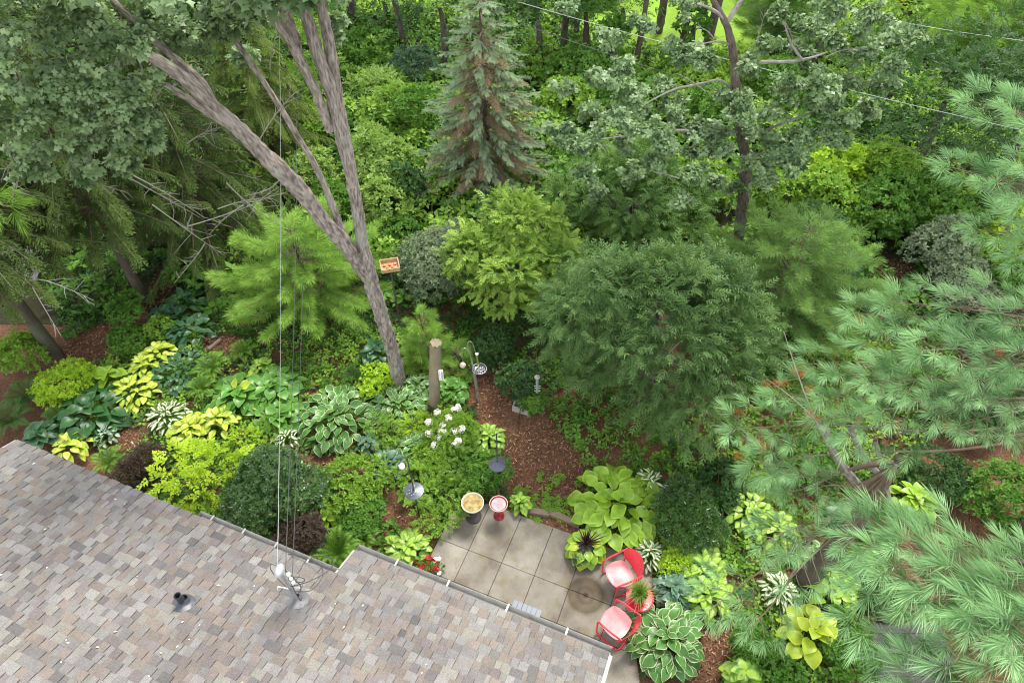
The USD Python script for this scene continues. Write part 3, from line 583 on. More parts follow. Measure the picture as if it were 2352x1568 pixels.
def hosta(label, u, v, ru, look, L_, n, asp=.72, h=None, group=None, name='hosta', cat='hosta', odd=None):
    r = np.random.default_rng(int(u * 31 + v * 977) % 2**31)
    h = h or min(.6, .22 + L_ * .9); p = at(u, v, h * .55); R_ = ru / F * depth(p)
    n = int(n * 1.6); L_ = L_ * .9; R_ *= 1.14; asp = min(asp * 1.12, .95)
    t = thing(name, label, cat, (p[0], p[1], 0), group); base = np.array([p[0], p[1], 0]); st = MB()
    th0 = r.uniform(0, 6.28)
    for k in range(n):
        f = math.sqrt((k + .35) / n); th = th0 + 2.39996 * k + r.uniform(-.25, .25); l = L_ * (.72 + .38 * f) * r.uniform(.85, 1.12)
        rad = np.array([math.cos(th), math.sin(th), 0]); r0 = max(R_ * f - l * .62, .02)
        pos = base + rad * r0 + np.array([0, 0, h * (1 - .52 * f * f) * r.uniform(.8, 1.12)])
        el = math.radians(40 - 50 * f + r.uniform(-20, 16)); tw = r.uniform(-.5, .5); th2 = th + r.normal() * .5; rad0 = rad; rad = np.array([math.cos(th2), math.sin(th2), 0])
        d = rad * math.cos(el) + np.array([0, 0, math.sin(el)]); x = unit(np.cross(d, [0, 0, 1.])); z = np.cross(x, d); x, z = x * math.cos(tw) + z * math.sin(tw), z * math.cos(tw) - x * math.sin(tw)
        V, Fc, tn = hosta_leaf(l, l * asp * r.uniform(.9, 1.1), r.uniform(.1, .3), r.uniform(.15, .35), r)
        V = V @ np.stack([x, d, z]) + pos
        if V[:, 2].min() < .03: V[:, 2] += .03 - V[:, 2].min()
        lk = HL[look] if not (odd and r.random() < odd[1]) else HL[odd[0]]
        t.part('leaf', (V, Fc, tn, None), lk, True)
        st.tube([base + rad * .02, base + rad * r0 * .5 + [0, 0, pos[2] * .7], V[2] * .5 + V[7] * .5], .006, 3, cap=False)
    t.part('leaf_stalk', st, C['fresh'])
    return t, base, R_
def fern(label, u, v, ru, col='fern', n=13, h=.45, group=None):
    r = np.random.default_rng(int(u * 131 + v * 17) % 2**31); p = at(u, v, h * .6); R_ = ru / F * depth(p); base = np.array([p[0], p[1], 0])
    t = thing('fern', label, 'fern', base, group)
    for k in range(n):
        th = 2.39996 * k + r.uniform(-.2, .2); f = .45 + .55 * math.sqrt((k + .5) / n); l = R_ * f * 1.15; hh = h * (1.25 - .5 * f) * r.uniform(.85, 1.1)
        rad = np.array([math.cos(th), math.sin(th), 0]); side = np.array([-rad[1], rad[0], 0]); s_ = np.linspace(0.06, 1, 20)
        ax = base + rad * (l * s_)[:, None] + np.array([0, 0, 1]) * (hh * (np.sin(np.minimum(s_ * 2.3, 3.0)) ** .8) + .04)[:, None]
        m_ = MB(); wv = l * .27 * np.sin(np.clip(s_, 0, 1) ** .7 * 3.05) + .01; tg = unit(np.gradient(ax, axis=0))
        for q in range(len(s_)):
            for sg in (-1, 1):
                d = unit(side * sg + tg[q] * .35 + [0, 0, -.15]); e = ax[q] + d * wv[q]; w_ = tg[q] * l * .02
                m_.add([ax[q] - w_, ax[q] + (e - ax[q]) * .4 + w_ * 1.3, e, ax[q] + (e - ax[q]) * .4 - w_ * 1.3], [[0, 1, 2], [0, 2, 3]] if sg < 0 else [[0, 2, 1], [0, 3, 2]], .35 + .4 * s_[q])
        m_.tube(ax[::4], .004, 3, .3, False)
        t.part('frond', m_, C[col])
    return t

HEM = [frond(5, 90 + k, .085, 48, .5, .22) for k in range(6)]; HEMF = [frond(4, 95 + k, .13, 55, .55) for k in range(3)]
CYP = [frond(5, 100 + k, .15, 46, .5, .35) for k in range(4)]
SPR = [frond(5, 104 + k, .10, 46, .42, .1) for k in range(4)]; DSP = [frond(5, 108 + k, .10, 42, .5, .55) for k in range(4)]
PLU = [plume(30, 120 + k, (15, 60), .045) for k in range(4)]; PLN = [plume(50, 130 + k, (8, 52), .034, .7, .16) for k in range(5)]; PLS = [plume(26, 140 + k, (20, 70), .045) for k in range(4)]

def conifer(t, base, h, R_, z0, look, protos, sl, r, prof=lambda x: (1 - x) ** .8, levels=16, per=9, slope=.0, droop=.18, step=.4, trunk=.09, twig_look=None, side=50, upt=0.0, inner=.25, tone=.5, bark_=None, sparse=1.0):
    """Trunk, tiers of boughs, and sprays along each bough."""
    base = np.asarray(base, float); zs = np.linspace(.0, 1, 12)
    m_ = MB(); m_.tube(base + np.stack([.03 * np.sin(zs * 5), .03 * np.cos(zs * 4), zs * h], 1), trunk * (1.02 - zs * .95), 10); t.part('trunk', m_, bark_ or M_BARK2, True)
    P, FW, UP, S, TN = [], [], [], [], []; br = MB()
    for li in range(levels):
        x = (li + r.uniform(.0, .6)) / levels; z = z0 + (h - z0) * x; nb = max(3, int(per * (1.05 - .5 * x)))
        for b in range(nb):
            if r.random() > sparse: continue
            az = 2 * np.pi * (b + r.uniform(-.25, .25)) / nb + li * 2.4; Lb = R_ * prof(x) * r.uniform(.68, 1.15) + .12
            rad = np.array([math.cos(az), math.sin(az), 0]); sd_ = np.array([-rad[1], rad[0], 0]); zz = z + r.uniform(-.1, .1)
            ss = np.linspace(0, 1, 7); ax = base + np.array([0, 0, zz]) + rad * (Lb * ss)[:, None] + np.array([0, 0, 1]) * (Lb * (slope * ss - droop * ss ** 2 + upt * ss ** 3))[:, None]
            if ax[-1, 2] < .08: ax[:, 2] += (.08 - ax[-1, 2]) * ss
            br.tube(ax, np.linspace(.018 + .006 * Lb, .005, 7), 4, cap=False); tn = tone + r.uniform(-.22, .22)
            q = max(inner, .12 / Lb)
            while q <= 1.0:
                p = np.array([np.interp(q, ss, ax[:, k]) for k in range(3)]); tg = unit(ax[min(int(q * 6) + 1, 6)] - ax[min(int(q * 6), 5)])
                for sg in (-1, 1):
                    a = math.radians(side + r.uniform(-14, 14)) * (1.08 - .5 * q)
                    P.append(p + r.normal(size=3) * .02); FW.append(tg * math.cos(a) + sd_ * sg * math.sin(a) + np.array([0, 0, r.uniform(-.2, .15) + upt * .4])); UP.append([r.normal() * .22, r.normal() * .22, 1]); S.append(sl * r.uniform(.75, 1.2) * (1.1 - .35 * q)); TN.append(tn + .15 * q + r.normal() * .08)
                q += step * sl / Lb
            P.append(ax[-1] - tg * sl * .3); FW.append(tg); UP.append([0, 0, 1.]); S.append(sl * r.uniform(.8, 1.1)); TN.append(tn + .2)
    P.append(base + [0, 0, h - sl * .4]); FW.append([0.02, 0, 1.]); UP.append([0, 1., 0]); S.append(sl); TN.append(.7)
    t.part('bough', br, twig_look or M_BTWIG, kind='stuff')
    m_ = MB(); P = np.array(P); m_.scatter(protos, P, frames(np.array(FW), np.array(UP, float)), np.array(S), np.array(TN), r, .5); t.part('crown', m_, look, kind='stuff')
    return P
def tree_from(u, vf, ru, va):
    p = at(u, vf); R_ = ru / F * (depth(p) - 1.0); yc = p[1] + R_; h = aty(u, va, yc)[2]; q = at(u, vf)
    x = (u - CX) / F * depth(np.array([0, yc, h * .45])); return np.array([x, yc, 0]), h, R_

ROS['hemf'], ROS['cypf'], ROS['sprf'] = HEM, CYP, SPR

# ------------------------------------------------------------------ the big three-stemmed oak
def limb(mb, pts, rad, n, sides=26, ridge=.15, seed=0):
    n, sides = (int(n * 1.35), int(sides * 1.25)) if n > 34 else (n, sides)
    p = spline(pts, n); r_ = np.interp(np.linspace(0, 1, n), np.linspace(0, 1, len(rad)), rad)
    t_ = unit(np.gradient(p, axis=0)); ref = np.array([0, 1., .2]); a = unit(np.cross(t_, ref)); b = np.cross(t_, a); ang = np.arange(sides) * 2 * np.pi / sides
    al = np.concatenate([[0], np.cumsum(np.linalg.norm(np.diff(p, axis=0), axis=1))])
    A, S_ = np.meshgrid(ang, al); q = np.stack([np.cos(A) * 1.9, np.sin(A) * 1.9, S_ * 2.0], -1)
    nz = meshkit.noise(q * 2.2, seed) ; nz2 = meshkit.fbm(np.stack([np.cos(A), np.sin(A), S_ * 1.1], -1) * 1.3, 3, seed + 5)
    rr = r_[:, None] * (1 + ridge * (np.abs(nz - .5) * 4 - 1) + .22 * (nz2 - .5))
    V = p[:, None] + rr[..., None] * (np.cos(A)[..., None] * a[:, None] + np.sin(A)[..., None] * b[:, None])
    i, j = np.meshgrid(np.arange(n - 1), np.arange(sides), indexing='ij'); k = (j + 1) % sides
    f = np.stack([i * sides + j, (i + 1) * sides + j, (i + 1) * sides + k, i * sides + k], -1).reshape(-1, 4)
    tn = meshkit.fbm(np.stack([np.cos(A) * 2.6, np.sin(A) * 2.6, S_ * 2.6], -1) * 3.4, 3, seed + 9)
    mb.add(V.reshape(-1, 3), f, np.clip((tn.reshape(-1) - .5) * 1.8 + .5, 0, 1)); return p
def oak_leaves(t, spots, look, ll, cov, r, kind='oak', name='crown', tone=.5, nl=9):
    m_ = MB()
    for (u, v, y, q) in spots:
        c = aty(u, v, y); cs = c + unit(r.normal(size=(nl, 3))) * np.array([q, q * .9, q * .6]) * r.uniform(.35, 1.0, (nl, 1))
        for c2 in cs: foliage(m_, c2, np.array([q, q * .9, q * .5]) * r.uniform(.22, .42), kind, ll, cov, r, 2, .5, tone + r.uniform(-.22, .22), zmin=.4, spread=.7, size=(.5, .7))
    t.part(name, m_, look, kind='stuff')
def twigs(t, spots, r, name='bare_twig', mat=M_TWIG, w=.012):
    for (u0, v0, y0, u1, v1, y1) in spots:
        m_ = MB(); a, b = aty(u0, v0, y0), aty(u1, v1, y1); l = np.linalg.norm(b - a)
        pts = spline([a, a * .6 + b * .4 + r.normal(size=3) * .05 * l, b], 9); m_.tube(pts, np.linspace(w, w * .3, 9), 5)
        for k in range(2, 8):
            for _ in range(r.integers(1, 3)):
                d = unit((b - a) / l + r.normal(size=3) * .75); e = pts[k] + d * l * r.uniform(.12, .32); m_.tube([pts[k], (pts[k] + e) / 2 + r.normal(size=3) * .02, e], [w * .5, w * .4, w * .2], 4)
        t.part(name, m_, mat)
r = np.random.default_rng(21)
b0 = at(919, 886); Y0 = b0[1]
oak = thing('oak_tree', 'tall oak with three leaning grey stems rising from one trunk in the hosta bed', 'tree', b0)
m = MB(); limb(m, [b0 - [0, 0, .1], aty(912, 850, Y0), aty(893, 780, Y0), aty(868, 700, Y0 + .05), aty(848, 630, Y0 + .1), aty(836, 580, Y0 + .12), aty(822, 490, Y0 + .2), aty(806, 400, Y0 + .25), aty(784, 310, Y0 + .3), aty(760, 210, Y0 + .3), aty(728, 120, Y0 + .3), aty(702, 30, Y0 + .3), aty(672, -60, Y0 + .3), aty(640, -150, Y0 + .3)],
     [.2, .165, .16, .16, .17, .155, .122, .118, .118, .122, .118, .105, .092, .085], 150, 30, seed=1); oak.part('trunk', m, M_BARK, True)
def stem(pts, rad, n, seed, sides=24):
    m = MB(); limb(m, [aty(u, v, Y0 + y) for u, v, y in pts], rad, n, sides, seed=seed); oak.part('limb', m, M_BARK, True)
stem([(846, 640, .05), (818, 598, .0), (790, 558, -.05), (745, 508, -.1), (700, 450, -.2), (648, 395, -.3), (590, 338, -.4), (540, 290, -.5), (490, 245, -.6), (440, 195, -.7), (385, 155, -.8), (320, 118, -.9), (250, 95, -1.0)], [.13, .16, .16, .15, .16, .165, .155, .14, .13, .12, .10, .085, .06], 120, 2)
stem([(800, 568, -.02), (788, 535, .05), (770, 490, .1), (748, 432, .2), (721, 375, .3), (684, 315, .4), (634, 232, .5), (585, 158, .6), (552, 110, .65), (520, 72, .7)], [.07, .075, .07, .062, .06, .058, .052, .05, .05, .045], 80, 3, 16)
stem([(818, 470, .22), (812, 420, .3), (803, 365, .35), (790, 300, .4), (774, 205, .45), (757, 100, .5), (738, 20, .5), (715, -70, .5)], [.09, .10, .10, .098, .095, .095, .085, .075], 80, 4, 20)
stem([(757, 300, .25), (728, 215, .15), (700, 160, .1), (668, 100, .0), (638, 55, -.1), (608, 0, -.1), (575, -70, -.1)], [.08, .085, .08, .075, .07, .062, .055], 70, 5, 18)
stem([(540, 292, -.5), (500, 272, -.55), (450, 238, -.65), (415, 215, -.7), (378, 194, -.75)], [.08, .075, .07, .062, .045], 50, 6, 16)
stem([(500, 252, -.6), (470, 200, -.5), (420, 150, -.3), (360, 100, -.2), (300, 40, -.1), (260, 0, .0)], [.06, .08, .07, .055, .05, .04], 60, 7, 16)
stem([(690, 150, .2), (676, 90, .2), (655, 30, .2), (640, -40, .2)], [.06, .095, .09, .08], 40, 8, 18)
oak_leaves(oak, [(u, v, Y0 + y, q) for u, v, y, q in [(40, 40, -1.2, .75), (130, 90, -1, .7), (60, 170, -1.7, .75), (190, 40, -.6, .7), (170, 180, -1.3, .65), (270, 110, -.9, .5), (110, 260, -1.8, .65), (240, 250, -1.4, .55), (310, 190, -1, .42), (20, 290, -2.0, .6), (290, 300, -1.3, .45), (170, 330, -1.6, .42), (335, 290, -1.1, .3), (70, 370, -1.8, .42),
     (200, 400, -1.5, .34), (290, 370, -1.3, .36), (330, 330, -1.2, .28), (380, 60, .2, .6), (450, 100, .4, .5), (330, 15, .2, .6), (500, 60, .6, .5), (545, 40, .8, .42), (480, 20, .5, .55), (580, 20, 1., .36), (770, 50, .9, .18), (560, 130, 1.1, .3), (440, 175, .6, .3), (765, 90, .8, .14)]], C['oak'], .11, .62, r, tone=.68)
oak_leaves(oak, [(u, v, Y0 + y, q) for u, v, y, q in [(640, -60, 0, .9), (760, -80, .3, .8), (560, -70, 0, .8), (400, -60, -.5, .9), (200, -60, -1, .9), (40, -60, -1.4, .9), (700, -120, 0, .9)]], C['oak'], .17, .8, r)
twigs(oak, [(378, 196, Y0 - .75, 330, 260, Y0 - .9), (160, 250, Y0 - 1.5, 130, 345, Y0 - 1.4), (205, 300, Y0 - 1.5, 185, 410, Y0 - 1.3), (300, 410, Y0 - 1.2, 460, 500, Y0 - .6), (180, 400, Y0 - 1.4, 290, 440, Y0 - 1), (10, 330, Y0 - 1.9, 30, 450, Y0 - 1.6), (588, 338, Y0 - .4, 680, 210, Y0 + .3), (620, 160, Y0 + .4, 640, 70, Y0 + .5), (640, 415, Y0 - .2, 560, 450, Y0), (500, 480, Y0 + .3, 620, 455, Y0 + .2), (250, 250, Y0 - 1.2, 290, 330, Y0 - 1.2), (430, 330, Y0 + .2, 520, 290, Y0 - .3)], r)

# ------------------------------------------------------------------ the slender oak on the right
r = np.random.default_rng(22); YR = 15.0
b1 = aty(1700, 618, YR); b1[2] = 0
oak2 = thing('oak_tree', 'slender dark trunked oak with sparse grey green crown, right of the blue spruce', 'tree', b1)
m = MB(); limb(m, [b1, aty(1695, 560, YR), aty(1702, 500, YR), aty(1708, 440, YR), aty(1714, 380, YR), aty(1705, 320, YR), aty(1692, 250, YR), aty(1690, 190, YR), aty(1682, 110, YR), aty(1665, 50, YR), aty(1640, 5, YR), aty(1610, -50, YR)], [.17, .155, .15, .15, .15, .135, .125, .115, .10, .085, .06, .05], 120, 24, seed=11); oak2.part('trunk', m, bark('brown_oak_bark', (.06, .045, .034), (.17, .135, .105), lichen=(.16, .15, .12)), True)
def stem2(pts, rad, seed):
    m = MB(); limb(m, [aty(u, v, YR + y) for u, v, y in pts], rad, 34, 12, seed=seed); oak2.part('limb', m, M_TWIG, True)
stem2([(1668, 56, 0), (1690, 20, .1), (1720, -20, .3)], [.05, .055, .04], 12); stem2([(1668, 50, 0), (1640, 25, -.1), (1600, 10, -.3)], [.04, .04, .02], 13)
stem2([(1690, 145, 0), (1760, 143, .2), (1830, 140, .4), (1900, 120, .7)], [.05, .045, .04, .02], 14); stem2([(1845, 140, .4), (1815, 95, .5), (1800, 40, .6)], [.03, .025, .012], 15)
stem2([(1680, 205, 0), (1640, 185, -.3), (1570, 200, -.6), (1480, 240, -.8)], [.03, .028, .024, .012], 16); stem2([(1700, 300, 0), (1640, 312, -.4), (1560, 300, -.7), (1450, 310, -1), (1380, 320, -1.2)], [.045, .04, .034, .025, .012], 17)
stem2([(1710, 330, 0), (1780, 290, .1), (1860, 260, .3), (1940, 220, .5)], [.04, .036, .028, .012], 18); stem2([(1720, 370, 0), (1770, 345, -.2), (1830, 335, -.4)], [.028, .022, .01], 19)
stem2([(1680, 105, 0), (1620, 100, -.4), (1600, 108, -.5)], [.025, .02, .01], 20); stem2([(1708, 400, 0), (1640, 380, -.8), (1580, 390, -1.2)], [.022, .016, .008], 23)
oak_leaves(oak2, [(u, v, YR + y, q) for u, v, y, q in [(1330, 330, -1, .5), (1400, 270, -.5, .62), (1490, 300, -1, .6), (1560, 240, 0, .62), (1620, 300, -.5, .55), (1450, 215, 0, .5), (1345, 400, -1.6, .36), (1500, 365, -1.3, .4), (1780, 245, 0, .62), (1850, 180, .5, .6), (1900, 250, 0, .55), (1960, 130, 1, .6), (2020, 190, .4, .45),
     (1880, 325, -.4, .45), (1770, 325, -.5, .45), (1980, 60, 1.2, .5), (1770, 100, 1, .4), (1400, 90, 2, .5), (1560, 120, 1.5, .5), (1620, 140, 1, .34), (1480, 60, 2, .4), (1850, 50, 1.4, .5), (1760, 415, -1.2, .32), (1560, 460, -2, .3), (1420, 150, 1.4, .4), (1295, 300, -.6, .35), (1700, 235, -.6, .4), (1650, 350, -1, .4), (1590, 400, -1.6, .36), (1820, 380, -1, .34), (1300, 15, 2.4, .35), (1570, 20, 2, .4), (1690, 270, -1, .34), (1930, 320, -.3, .3)]] + [(u_, v_, YR + r.uniform(-1.5, 1.2), r.uniform(.26, .42)) for u_, v_ in [(1300, 200), (1370, 180), (1420, 330), (1450, 400), (1540, 330), (1600, 350), (1660, 220), (1720, 150), (1730, 300), (1800, 190), (1820, 310), (1890, 200), (1910, 90), (1950, 190), (1990, 250), (2050, 150), (2060, 90), (2010, 30), (1790, 30), (1900, 20), (1520, 200), (1480, 260), (1350, 250), (1640, 420), (1740, 380), (1930, 280), (1840, 120), (1430, 270), (1580, 290), (1370, 450), (1690, 430)]], C['oak'], .12, .75, r, tone=.66)
twigs(oak2, [(1800, 45, YR + .6, 1830, 120, YR + .5), (1640, 90, YR - .1, 1600, 60, YR), (1740, 100, YR, 1760, 20, YR), (1560, 410, YR - 1.8, 1500, 395, YR - 1.9), (1730, 350, YR - .2, 1820, 370, YR - .3), (1620, 210, YR - .6, 1560, 170, YR - .5), (1900, 130, YR + .6, 1990, 110, YR + 1)], r)

# ------------------------------------------------------------------ conifers
r = np.random.default_rng(31)
def con(name, label, u, vf, ru, va, look, protos, sl, seed, **kw):
    b, h, R_ = tree_from(u, vf, ru, va); t = thing(name, label, 'tree', b)
    P = conifer(t, b, h, R_, look=look, protos=protos, sl=sl, r=np.random.default_rng(seed), **kw); return t, b, h, R_
hemp = lambda x: np.interp(x, [0, .25, .6, 1], [.92, 1.0, .74, .06])
def lobed_tree(name, label, u, vf, ru, va, col, kind, sl, cov, seed, nl, zmin, tr=.1, up=.35, size=(.2, .36), spread=.74):
    b_, h_, R_ = tree_from(u, vf, ru, va); t = thing(name, label, 'tree', b_); rr = np.random.default_rng(seed)
    t.part('trunk', MB().tube(b_ + np.array([[0, 0, 0], [.04, 0, h_ * .4], [0, 0, h_ * .92]]), [tr, tr * .7, .02], 9), M_BARK2, True)
    br = MB()
    for k in range(40):
        d = unit(rr.normal(size=3)); d[2] = abs(d[2]) * .6; z = rr.uniform(.15, .8) * h_; e = b_ + np.array([d[0] * R_ * (1.15 - .5 * z / h_), d[1] * R_ * (1.15 - .5 * z / h_), z + .25 * d[2]])
        br.tube(spline([b_ + [0, 0, z * .8], b_ * .5 + e * .5 + [0, 0, z * .42 + .1], e], 7), np.linspace(.025, .006, 7), 4)
    t.part('bough', br, M_TWIG, kind='stuff')
    m = MB(); c = b_ + [0, 0, h_ * .5]; rad = np.array([R_, R_, h_ * .52])
    foliage(m, c, rad, kind, sl, cov, rr, nl, up, .45, zmin=zmin, spread=spread, size=size)
    conifer_top = unit(rr.normal(size=(60, 3)) * [.5, .5, .3] + [0, 0, 1]); P = b_ + [0, 0, h_ * .93] + conifer_top * [.5, .5, .3]
    m.scatter(ROS[kind], P, frames(conifer_top + rr.normal(size=(60, 3)) * .3, rr.normal(size=(60, 3)) * .3 + [0, .5, .5]), sl, .6, rr); t.part('crown', m, C[col], kind='stuff')
lobed_tree('hemlock_tree', 'large dark green hemlock filling the middle right beside the mulch path', 1490, 1085, 212, 600, 'hem', 'hemf', .34, 1.7, 41, 64, .12, .12, .3, (.13, .34), .8)
lobed_tree('hemlock_tree', 'medium hemlock between the blue spruce and the slender oak trunk', 1450, 640, 160, 385, 'hem2', 'hemf', .36, 1.6, 42, 50, .15, .1, .3, (.13, .34), .8)
b_, h_, R_ = tree_from(1185, 800, 150, 505); t = thing('cypress_tree', 'rounded bright yellow green cypress shrub tree behind the bird feeder hooks', 'tree', b_)
t.part('trunk', MB().tube(b_ + np.array([[0, 0, 0], [.04, 0, 1.2], [0, 0, h_ * .85]]), [.09, .07, .03], 9), M_BARK2, True)
m = MB(); foliage(m, b_ + [0, 0, h_ * .53], np.array([R_, R_, h_ * .5]), 'cypf', .30, 2.0, np.random.default_rng(43), 34, .4, .5, zmin=.45, spread=.74, size=(.2, .36)); t.part('crown', m, C['cyp'], kind='stuff')
con('spruce_tree', 'tall blue spruce with bare brown inner boughs, centre of the photo', 1112, 530, 158, -25, C['spruce'], SPR, .28, 44, z0=.4, prof=lambda x: (1 - x) ** .62 * .98 + .06, levels=26, per=11, slope=.05, droop=.16, step=.42, inner=.5, upt=.08, tone=.55, trunk=.13, sparse=.9)
b_, h_, R_ = tree_from(1112, 530, 158, -25); t = thing('spruce_tree', 'dead brown lower boughs of twigs inside the blue spruce', 'branch', b_)
conifer(t, b_, h_ * .8, R_ * .92, .3, C['brown'], HEMF, .34, np.random.default_rng(45), levels=14, per=7, slope=-.02, droop=.12, step=.5, inner=.25, trunk=.02, prof=lambda x: (1 - x) ** .5)
YP = dict(levels=11, per=9, slope=.28, droop=.12, upt=.12, inner=.3, side=48, twig_look=M_BTWIG)
con('pine_tree', 'young bright green white pine left of the three stemmed oak trunk', 700, 855, 205, 520, C['pine'], PLU, .27, 46, z0=.35, prof=hemp, step=.52, trunk=.07, **YP)
con('pine_tree', 'soft bushy white pine with yellow green tips right of the dark hemlock', 1810, 890, 215, 515, C['spine'], PLS, .26, 47, z0=.3, prof=hemp, step=.46, trunk=.08, **{**YP, 'levels': 12, 'per': 10})
con('pine_tree', 'small light green pine behind the weathered wooden post', 975, 862, 52, 715, C['pine'], PLU, .21, 48, z0=.1, prof=lambda x: 1 - .85 * x, step=.5, trunk=.03, **{**YP, 'levels': 8, 'per': 6})
con('pine_tree', 'tiny light green pine skirt right of the weathered post', 1050, 868, 36, 800, C['pine'], PLU, .2, 49, z0=.08, prof=lambda x: 1 - .8 * x, step=.5, trunk=.025, **{**YP, 'levels': 5, 'per': 6})
def rooted(name, label, u, v, h, R_, look, protos, sl, seed, **kw):
    b = at(u, v); t = thing(name, label, 'tree', b); conifer(t, b, h, R_, look=look, protos=protos, sl=sl, r=np.random.default_rng(seed), **kw)
SP = dict(levels=17, per=9, slope=.12, droop=.30, step=.33, inner=.3, prof=lambda x: (1 - x) ** .7, side=42)
rooted('spruce_tree', 'dark old spruce whose mossy trunk leans in at the far left mulch', 132, 822, 8.6, 2.2, C['dsp'], DSP, .42, 51, z0=3.3, trunk=.17, tone=.62, **SP)
rooted('spruce_tree', 'dark drooping spruce with its trunk foot on the red mulch path', 332, 690, 9.0, 2.3, C['dsp'], DSP, .42, 52, z0=2.9, trunk=.15, tone=.5, **SP)
rooted('spruce_tree', 'dark brownish spruce behind the leaning oak limb', 500, 575, 8.4, 2.6, C['dsp'], DSP, .42, 53, z0=1.0, trunk=.14, tone=.42, **SP)
rooted('spruce_tree', 'lighter yellowish spruce left of the wires behind the thin oak limb', 640, 395, 6.4, 2.1, C['lsp'], DSP, .4, 54, z0=.4, trunk=.12, tone=.45, **SP)
rooted('spruce_tree', 'dark spruce deep behind the upper left oak leaves', 330, 400, 8.2, 3.0, C['dsp'], DSP, .6, 55, z0=.5, trunk=.14, tone=.35, **{**SP, 'levels': 13})
for k, (u0, v0, y0, u1, v1, y1) in enumerate([(300, 400, 11.5, 560, 500, 12.5), (430, 520, 12.6, 640, 440, 13.2), (350, 470, 12, 520, 590, 12.4), (60, 650, 10.8, 215, 640, 10.2), (75, 660, 10.6, 140, 760, 10.1), (470, 560, 12.6, 400, 640, 12.3), (300, 620, 11.8, 330, 560, 12), (520, 420, 13, 650, 520, 13.2)]): pass
t = thing('dead_branch', 'pale bare dead branches hanging between the dark spruces at left', 'branch', (0, 0, 0))
twigs(t, [(300, 400, 11.5, 470, 500, 12.2), (430, 520, 12.6, 640, 440, 13.2), (350, 470, 12, 520, 590, 12.4), (60, 650, 10.8, 215, 690, 10.0), (75, 660, 10.6, 140, 770, 9.9), (470, 560, 12.6, 400, 650, 12.2), (520, 420, 13, 650, 520, 13.2), (560, 470, 13, 480, 540, 12.6)], r, 'bare_branch', M_TWIG, .014)
# ------------------------------------------------------------------ the tall pine whose trunk stands just outside the frame at the right
def near_pine(label, TB, hgt, BO, seed, span):
    r = np.random.default_rng(seed); TB = np.array(TB); pine = thing('pine_tree', label, 'tree', TB); w0 = np.linspace(0, 1, 14)
    pine.part('trunk', MB().tube(TB + np.stack([.1 * np.sin(w0 * 3), 0 * w0, -.1 + w0 * hgt], 1), np.linspace(.24, .08, 14), 14), M_BARK2, True)
    cl, fw, sc, tn = [], [], [], []; bm, lim = MB(), MB()
    for n_, (u, v, d) in enumerate(BO):
        tip = atd(u, v, d); z0 = min(tip[2] + r.uniform(-.2, .7), hgt - .2); a0 = TB + [0, 0, z0]; Lb = np.linalg.norm(tip - a0); big = d < 8
        mid = a0 * .5 + tip * .5 + [0, 0, -.05 * Lb] + r.normal(size=3) * .1
        pts = spline([a0, mid, a0 * .18 + tip * .82 + [0, 0, -.06], tip], 24); bm.tube(pts, np.linspace(.035, .006, 24), 6, cap=False)
        hd_ = unit(pts[-1] - pts[-4]); sid = unit(np.cross(hd_, [0, 0, 1]))
        for q in np.arange(0, (span if v < 1080 or big else .95) * r.uniform(.8, 1.15), .21):
            p = np.array([np.interp(Lb - q, np.linspace(0, Lb, 24), pts[:, k]) for k in range(3)])
            for sg in (-1, 1):
                if q == 0 and sg > 0: cl.append(p); fw.append(hd_ + [0, 0, .15]); sc.append((.27 if big else .225) * r.uniform(.9, 1.15)); tn.append(.62); continue
                l = (.16 + .42 * min(q, .9)) * r.uniform(.7, 1.15); e = p + (hd_ * .75 + sid * sg * .7 + np.array([0, 0, r.uniform(-.1, .25)])) * l
                lim.tube([p, (p + e) / 2 + [0, 0, -.01], e], [.006, .005, .003], 3, cap=False)
                for w_ in ((1.0,) if l < .34 or r.random() < .3 else (1.0, .45)):
                    cl.append(p + (e - p) * w_); fw.append(unit(e - p) * (1 if w_ == 1 else .6) + np.array([0, 0, .22]) + r.normal(size=3) * .16 + (0 if w_ == 1 else 1) * sid * sg * .7); sc.append((.255 if big else .215) * r.uniform(.7, 1.2)); tn.append(.5 + r.normal() * .17 + (.14 if w_ == 1 else -.16))
    pine.part('bough', bm, M_BTWIG, kind='stuff'); pine.part('twig', lim, M_BTWIG, kind='stuff')
    cl, fw, sc, tn = map(np.array, (cl, fw, sc, tn)); R_ = frames(fw, np.tile([.1, .05, 1.], (len(fw), 1))); brown = r.random(len(cl)) < .02
    m = MB(); m.scatter(PLN, cl[~brown], R_[~brown], sc[~brown], tn[~brown], r, .6); pine.part('crown', m, C['npine'], kind='stuff')
    m = MB(); m.scatter(PLS, cl[brown], R_[brown], sc[brown] * .7, tn[brown], r, .5); pine.part('dead_needles', m, C['dead'], kind='stuff', label='rust brown dead needle tufts')
near_pine('big white pine spreading in at the right edge above the narrow mulch path', [10.2, 6.3, 0], 10.2, [(1690, 985, 10), (1735, 1065, 9.8), (1790, 905, 10.2), (1860, 835, 10), (1965, 720, 10), (2050, 695, 10), (2190, 705, 9.5), (2310, 745, 9), (1880, 965, 9.4), (2000, 880, 9.2), (2120, 805, 9), (2230, 900, 8.7), (2150, 950, 8.9), (2330, 840, 8.6), (1950, 1010, 9.3), (2210, 975, 8.7), (2270, 830, 8.8), (2030, 940, 9.1), (1900, 900, 9.7), (2330, 940, 8.4), (1990, 790, 9.6), (2090, 890, 9.2), (2200, 830, 8.9), (2185, 385, 9), (2240, 235, 9.2), (2325, 255, 9), (2280, 430, 8.8), (2340, 500, 8.6), (2250, 530, 8.8), (2340, 380, 8.7), (2340, 590, 8.5)], 61, 1.15)
